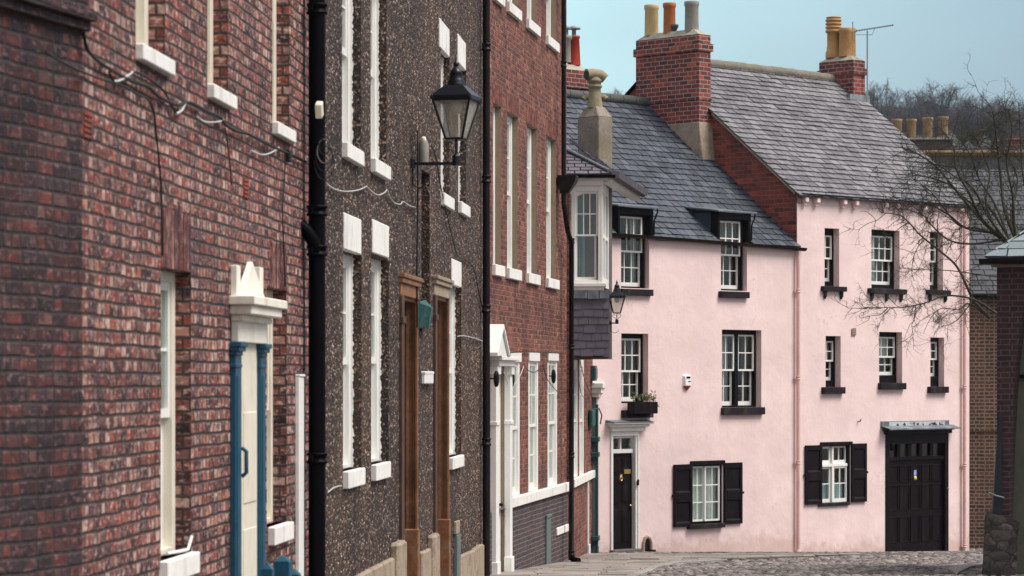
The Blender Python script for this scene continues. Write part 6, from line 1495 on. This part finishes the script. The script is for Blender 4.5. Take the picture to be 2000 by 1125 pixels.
# ================================================================== BARE TREE ON THE RIGHT
TY = 57.5; rt = random.Random(21)
hub = P(2040, 560, TY)
T = thing('bare_tree', 'bare leafless tree with lichened twisting branches rising behind the gatehouse', 'tree', (hub.x + .5, TY, gz(TY)))
def loc(p): return Vector(p) - Vector(T.location)
TRK, BR = MB(), MB()
TRK.tube([loc((hub.x + .5, TY, gz(TY) - .2)), loc((hub.x + .45, TY, gz(TY) + 1.5)), loc((hub.x + .2, TY, hub.z - 1.2)), loc(hub)], [.30, .24, .2, .16], 10)
def wander(p, d, L, n, jit, droop, rnd):
    pts = [p]; d = d.normalized()
    for i in range(n):
        d = (d + Vector((rnd.gauss(0, jit), rnd.gauss(0, jit), rnd.gauss(0, jit) + droop))).normalized(); pts.append(pts[-1] + d * (L / n))
    return pts
def twigs(mbx, pts, r0, lvl, dens, L, rnd, bias=Vector((0, 0, 0))):
    tot = sum((b - a).length for a, b in zip(pts, pts[1:])); n = max(1, int(tot * dens))
    for _ in range(n):
        f = rnd.random() ** .8; i = min(int(f * (len(pts) - 1)), len(pts) - 2); t = f * (len(pts) - 1) - i
        p = pts[i].lerp(pts[i + 1], t); dd_ = (pts[i + 1] - pts[i]).normalized()
        side = Vector((rnd.gauss(0, 1), rnd.gauss(0, 1), rnd.gauss(0, 1))); side = (side - dd_ * side.dot(dd_)).normalized()
        d = (dd_ * rnd.uniform(.2, .9) + side * rnd.uniform(.5, 1.1) + bias)
        l_ = L * rnd.uniform(.4, 1.2); k = 5 if lvl > 0 else 4
        q = wander(p, d, l_, k, .28, rnd.uniform(-.07, .06), rnd); r1 = r0 * rnd.uniform(.7, 1.1)
        mbx.tube(q, [r1 * (1 - .7 * j / k) for j in range(k + 1)], 4 if lvl > 0 else 3, cap=False)
        if lvl > 0: twigs(mbx, q, r0 * .55, lvl - 1, dens * 2.0, L * .5, rnd, bias * .5)
limbs = [  # polylines in photo pixels, depth offset, thickness
    ([(2040, 560), (1995, 500), (1940, 455), (1885, 395), (1830, 330), (1790, 300), (1760, 288)], .0, .06),
    ([(1965, 475), (1920, 425), (1895, 380), (1870, 330), (1860, 290), (1838, 250)], -.7, .05),
    ([(2000, 500), (1965, 420), (1955, 360), (1950, 300), (1945, 250), (1940, 225)], .6, .055),
    ([(2020, 540), (1985, 460), (1980, 380), (1965, 320), (1975, 260), (1970, 215)], -.4, .05),
    ([(2040, 560), (2030, 470), (2010, 390), (1995, 330), (1990, 200)], .3, .05),
    ([(1940, 455), (1890, 445), (1850, 415), (1810, 400), (1775, 392), (1735, 385)], .5, .035),
    ([(1930, 620), (1905, 590), (1892, 560), (1870, 520), (1835, 490), (1800, 460), (1775, 440), (1755, 420), (1725, 418)], -1.0, .045),
    ([(1990, 640), (1940, 610), (1900, 585), (1850, 580), (1810, 590), (1770, 597), (1700, 598)], -1.2, .036),
    ([(1960, 470), (1900, 478), (1860, 470), (1830, 450), (1800, 420), (1780, 400)], -.3, .034),
    ([(1960, 540), (1900, 535), (1850, 530), (1800, 525), (1755, 522)], -1.1, .022),
    ([(1930, 620), (1895, 595), (1870, 605), (1840, 600), (1815, 620), (1805, 650)], -.9, .022),
    ([(1900, 590), (1880, 615), (1860, 630), (1830, 640)], -1.0, .018),
    ([(1990, 500), (1930, 400), (1900, 400), (1850, 360), (1815, 345), (1780, 340)], .8, .038),
    ([(1965, 475), (1925, 400), (1930, 340), (1915, 290), (1905, 265)], .2, .04),
    ([(1985, 490), (1935, 430), (1900, 370), (1865, 345), (1830, 322), (1800, 318)], -.5, .035),
    ([(1975, 470), (1945, 400), (1915, 350), (1900, 310), (1870, 262)], 1.0, .036),
    ([(2005, 500), (1975, 430), (1985, 350), (1960, 290), (1955, 270)], 1.2, .04),
    ([(1960, 465), (1915, 450), (1870, 440), (1840, 400), (1815, 370), (1785, 355)], 1.1, .03),
]
for pl, dy, r_ in limbs:
    pts = []
    n_ = len(pl)
    for i, (px, py) in enumerate(pl):
        pts.append(loc(P(px + rt.uniform(-3, 3), py + rt.uniform(-3, 3), TY + dy * min(1, i / 2) + rt.uniform(-.12, .12))))
    f = [pts[0]]
    for i in range(n_ - 1):
        p0, p1, p2, p3 = pts[max(i - 1, 0)], pts[i], pts[i + 1], pts[min(i + 2, n_ - 1)]
        for k in range(1, 5):
            t = k / 4; f.append(.5 * ((2 * p1) + (p2 - p0) * t + (2 * p0 - 5 * p1 + 4 * p2 - p3) * t * t + (3 * p1 - p0 - 3 * p2 + p3) * t ** 3))
    BR.tube(f, [r_ * .8 * (1 - .8 * j / (len(f) - 1)) for j in range(len(f))], 6, cap=False)
    twigs(BR, f[len(f) // 6:], min(.008, r_ * .24), 2, 8.0, .5, rt, Vector((-.10, 0, .02)))
    twigs(BR, f[len(f) // 6:], min(.011, r_ * .32), 2, 2.6, 1.0, rt, Vector((-.12, 0, .03)))
TRK.build('trunk', M['bark'], T); BR.build('branches', M['bark'], T)

# ================================================================== WINTER TREES ON THE HILL
def far_tree_mesh(seed, h, w):
    rnd = random.Random(seed); tr, cr = MB(), MB()
    tr.tube([(0, 0, -2), (rnd.uniform(-.3, .3), 0, h * .3), (rnd.uniform(-.4, .4), 0, h * .55)], [.45, .34, .22], 7)
    for i in range(44):
        a = i * 2.4 + rnd.random(); p = Vector((0, 0, h * rnd.uniform(.25, .55))); el = rnd.uniform(.25, 1.3)
        tx = math.cos(a) * w * .5 * math.cos(el) * rnd.uniform(.8, 1.05); ty = math.sin(a) * w * .5 * math.cos(el); tz = h * (.50 + .50 * math.sin(el) * rnd.uniform(.85, 1.03))
        tip = Vector((tx, ty, max(tz, p.z + .8))); mid = p.lerp(tip, .5) + Vector((rnd.gauss(0, .5), rnd.gauss(0, .5), rnd.uniform(-.2, .6)))
        q = [p, p.lerp(mid, .5) + Vector((rnd.gauss(0, .2), rnd.gauss(0, .2), 0)), mid, mid.lerp(tip, .5) + Vector((rnd.gauss(0, .25), 0, rnd.uniform(0, .3))), tip]
        tr.tube(q, [.13, .10, .08, .05, .025], 5, cap=False)
        twigs(cr, q[1:], .030, 1, 3.6, 1.6, rnd, Vector((0, 0, .2)))
    return tr, cr
ft = []
specs = [ # px centre, top y, Y, width px
    (1718, 160, 395, 110, 0, 'bare tree on the hill just right of the aerial, left of the broad dome'), (1835, 160, 400, 160, 1, 'broadest domed bare tree on the hilltop above the four chimney pots'), (1785, 178, 405, 120, 2, 'bare tree filling the left shoulder of the broad hilltop dome'),
    (1905, 182, 390, 110, 0, 'open crowned bare tree right of the broad hilltop dome'), (1960, 192, 388, 105, 2, 'slender bare tree near the right edge of the hilltop row'), (2010, 190, 398, 120, 1, 'bare tree cut by the right edge of the photo on the hill'),
    (1218, 176, 400, 120, 2, 'small hazy bare tree peeping over the slate ridge left of the tall chimney'), (1880, 195, 420, 130, 2, 'bare tree set behind, in the gap right of the broad dome'), (1750, 205, 420, 100, 1, 'bare tree set behind, in the gap left of the broad dome'), (1188, 186, 405, 100, 0, 'faint bare tree just left of another over the slate ridge, by the horned pot'), (1940, 205, 425, 120, 1, 'bare tree set behind the right end of the hilltop row')]
protos = []
for k in range(3):
    tr, cr = far_tree_mesh(60 + k, 15, 11)
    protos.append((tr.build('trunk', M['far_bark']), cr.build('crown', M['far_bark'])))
used = set()
for px, ty, Y, wpx, k, lab in specs:
    X = (px - CX) / F * Y; ztop = CZ + (HY - ty) / F * Y; base = hillz(X, Y); sx = wpx / F * Y / 11.0; sz = (ztop - base) / 15.2
    t = thing('winter_tree', lab, 'tree', (X, Y, base), 0, 'bare trees on the far hill')
    t.scale = (sx, sx, sz); t.rotation_euler = (0, 0, rt.random() * 6)
    for o in protos[k]:
        c = o if k not in used else o.copy()
        if k in used: C.objects.link(c)
        c.parent = t
    used.add(k)

# ================================================================== AIR
mb = MB(); mb.box(-450, 450, -700, 90, -3, 62)
hz = mb.build('haze', M['dirt'])
hm = bpy.data.materials.new('pale air'); hm.use_nodes = True; hn = hm.node_tree; hn.nodes.clear()
ho = hn.nodes.new('ShaderNodeOutputMaterial'); hv = hn.nodes.new('ShaderNodeVolumePrincipled')
hv.inputs['Color'].default_value = (.72, .82, .95, 1); hv.inputs['Density'].default_value = .00012; hv.inputs['Anisotropy'].default_value = .2
hn.links.new(hv.outputs[0], ho.inputs['Volume'])
hz.data.materials.clear(); hz.data.materials.append(hm); tag(hz, kind='stuff')

rw = random.Random(2); mb = MB(); wx, wy = gpt(980, 1101); 
for i in range(60):
    x = rw.gauss(0, .16); y = rw.gauss(0, .25); h_ = rw.uniform(.02, .07); a = rw.random() * 6.3; d = Vector((math.cos(a), math.sin(a), 0)) * .03
    b = Vector((x, y, 0)); mb.quad(b - d * .3, b + d * .3, b + d * 1.1 + Vector((0, 0, h_)), b + d + Vector((0, 0, h_ * .8)))
o_ = mb.build('weeds', M['leaf']); o_.location = (wx, wy, gz(wy) + .02)
tag(o_, 'low green weeds at the foot of the white georgian doorcase', 'weeds')
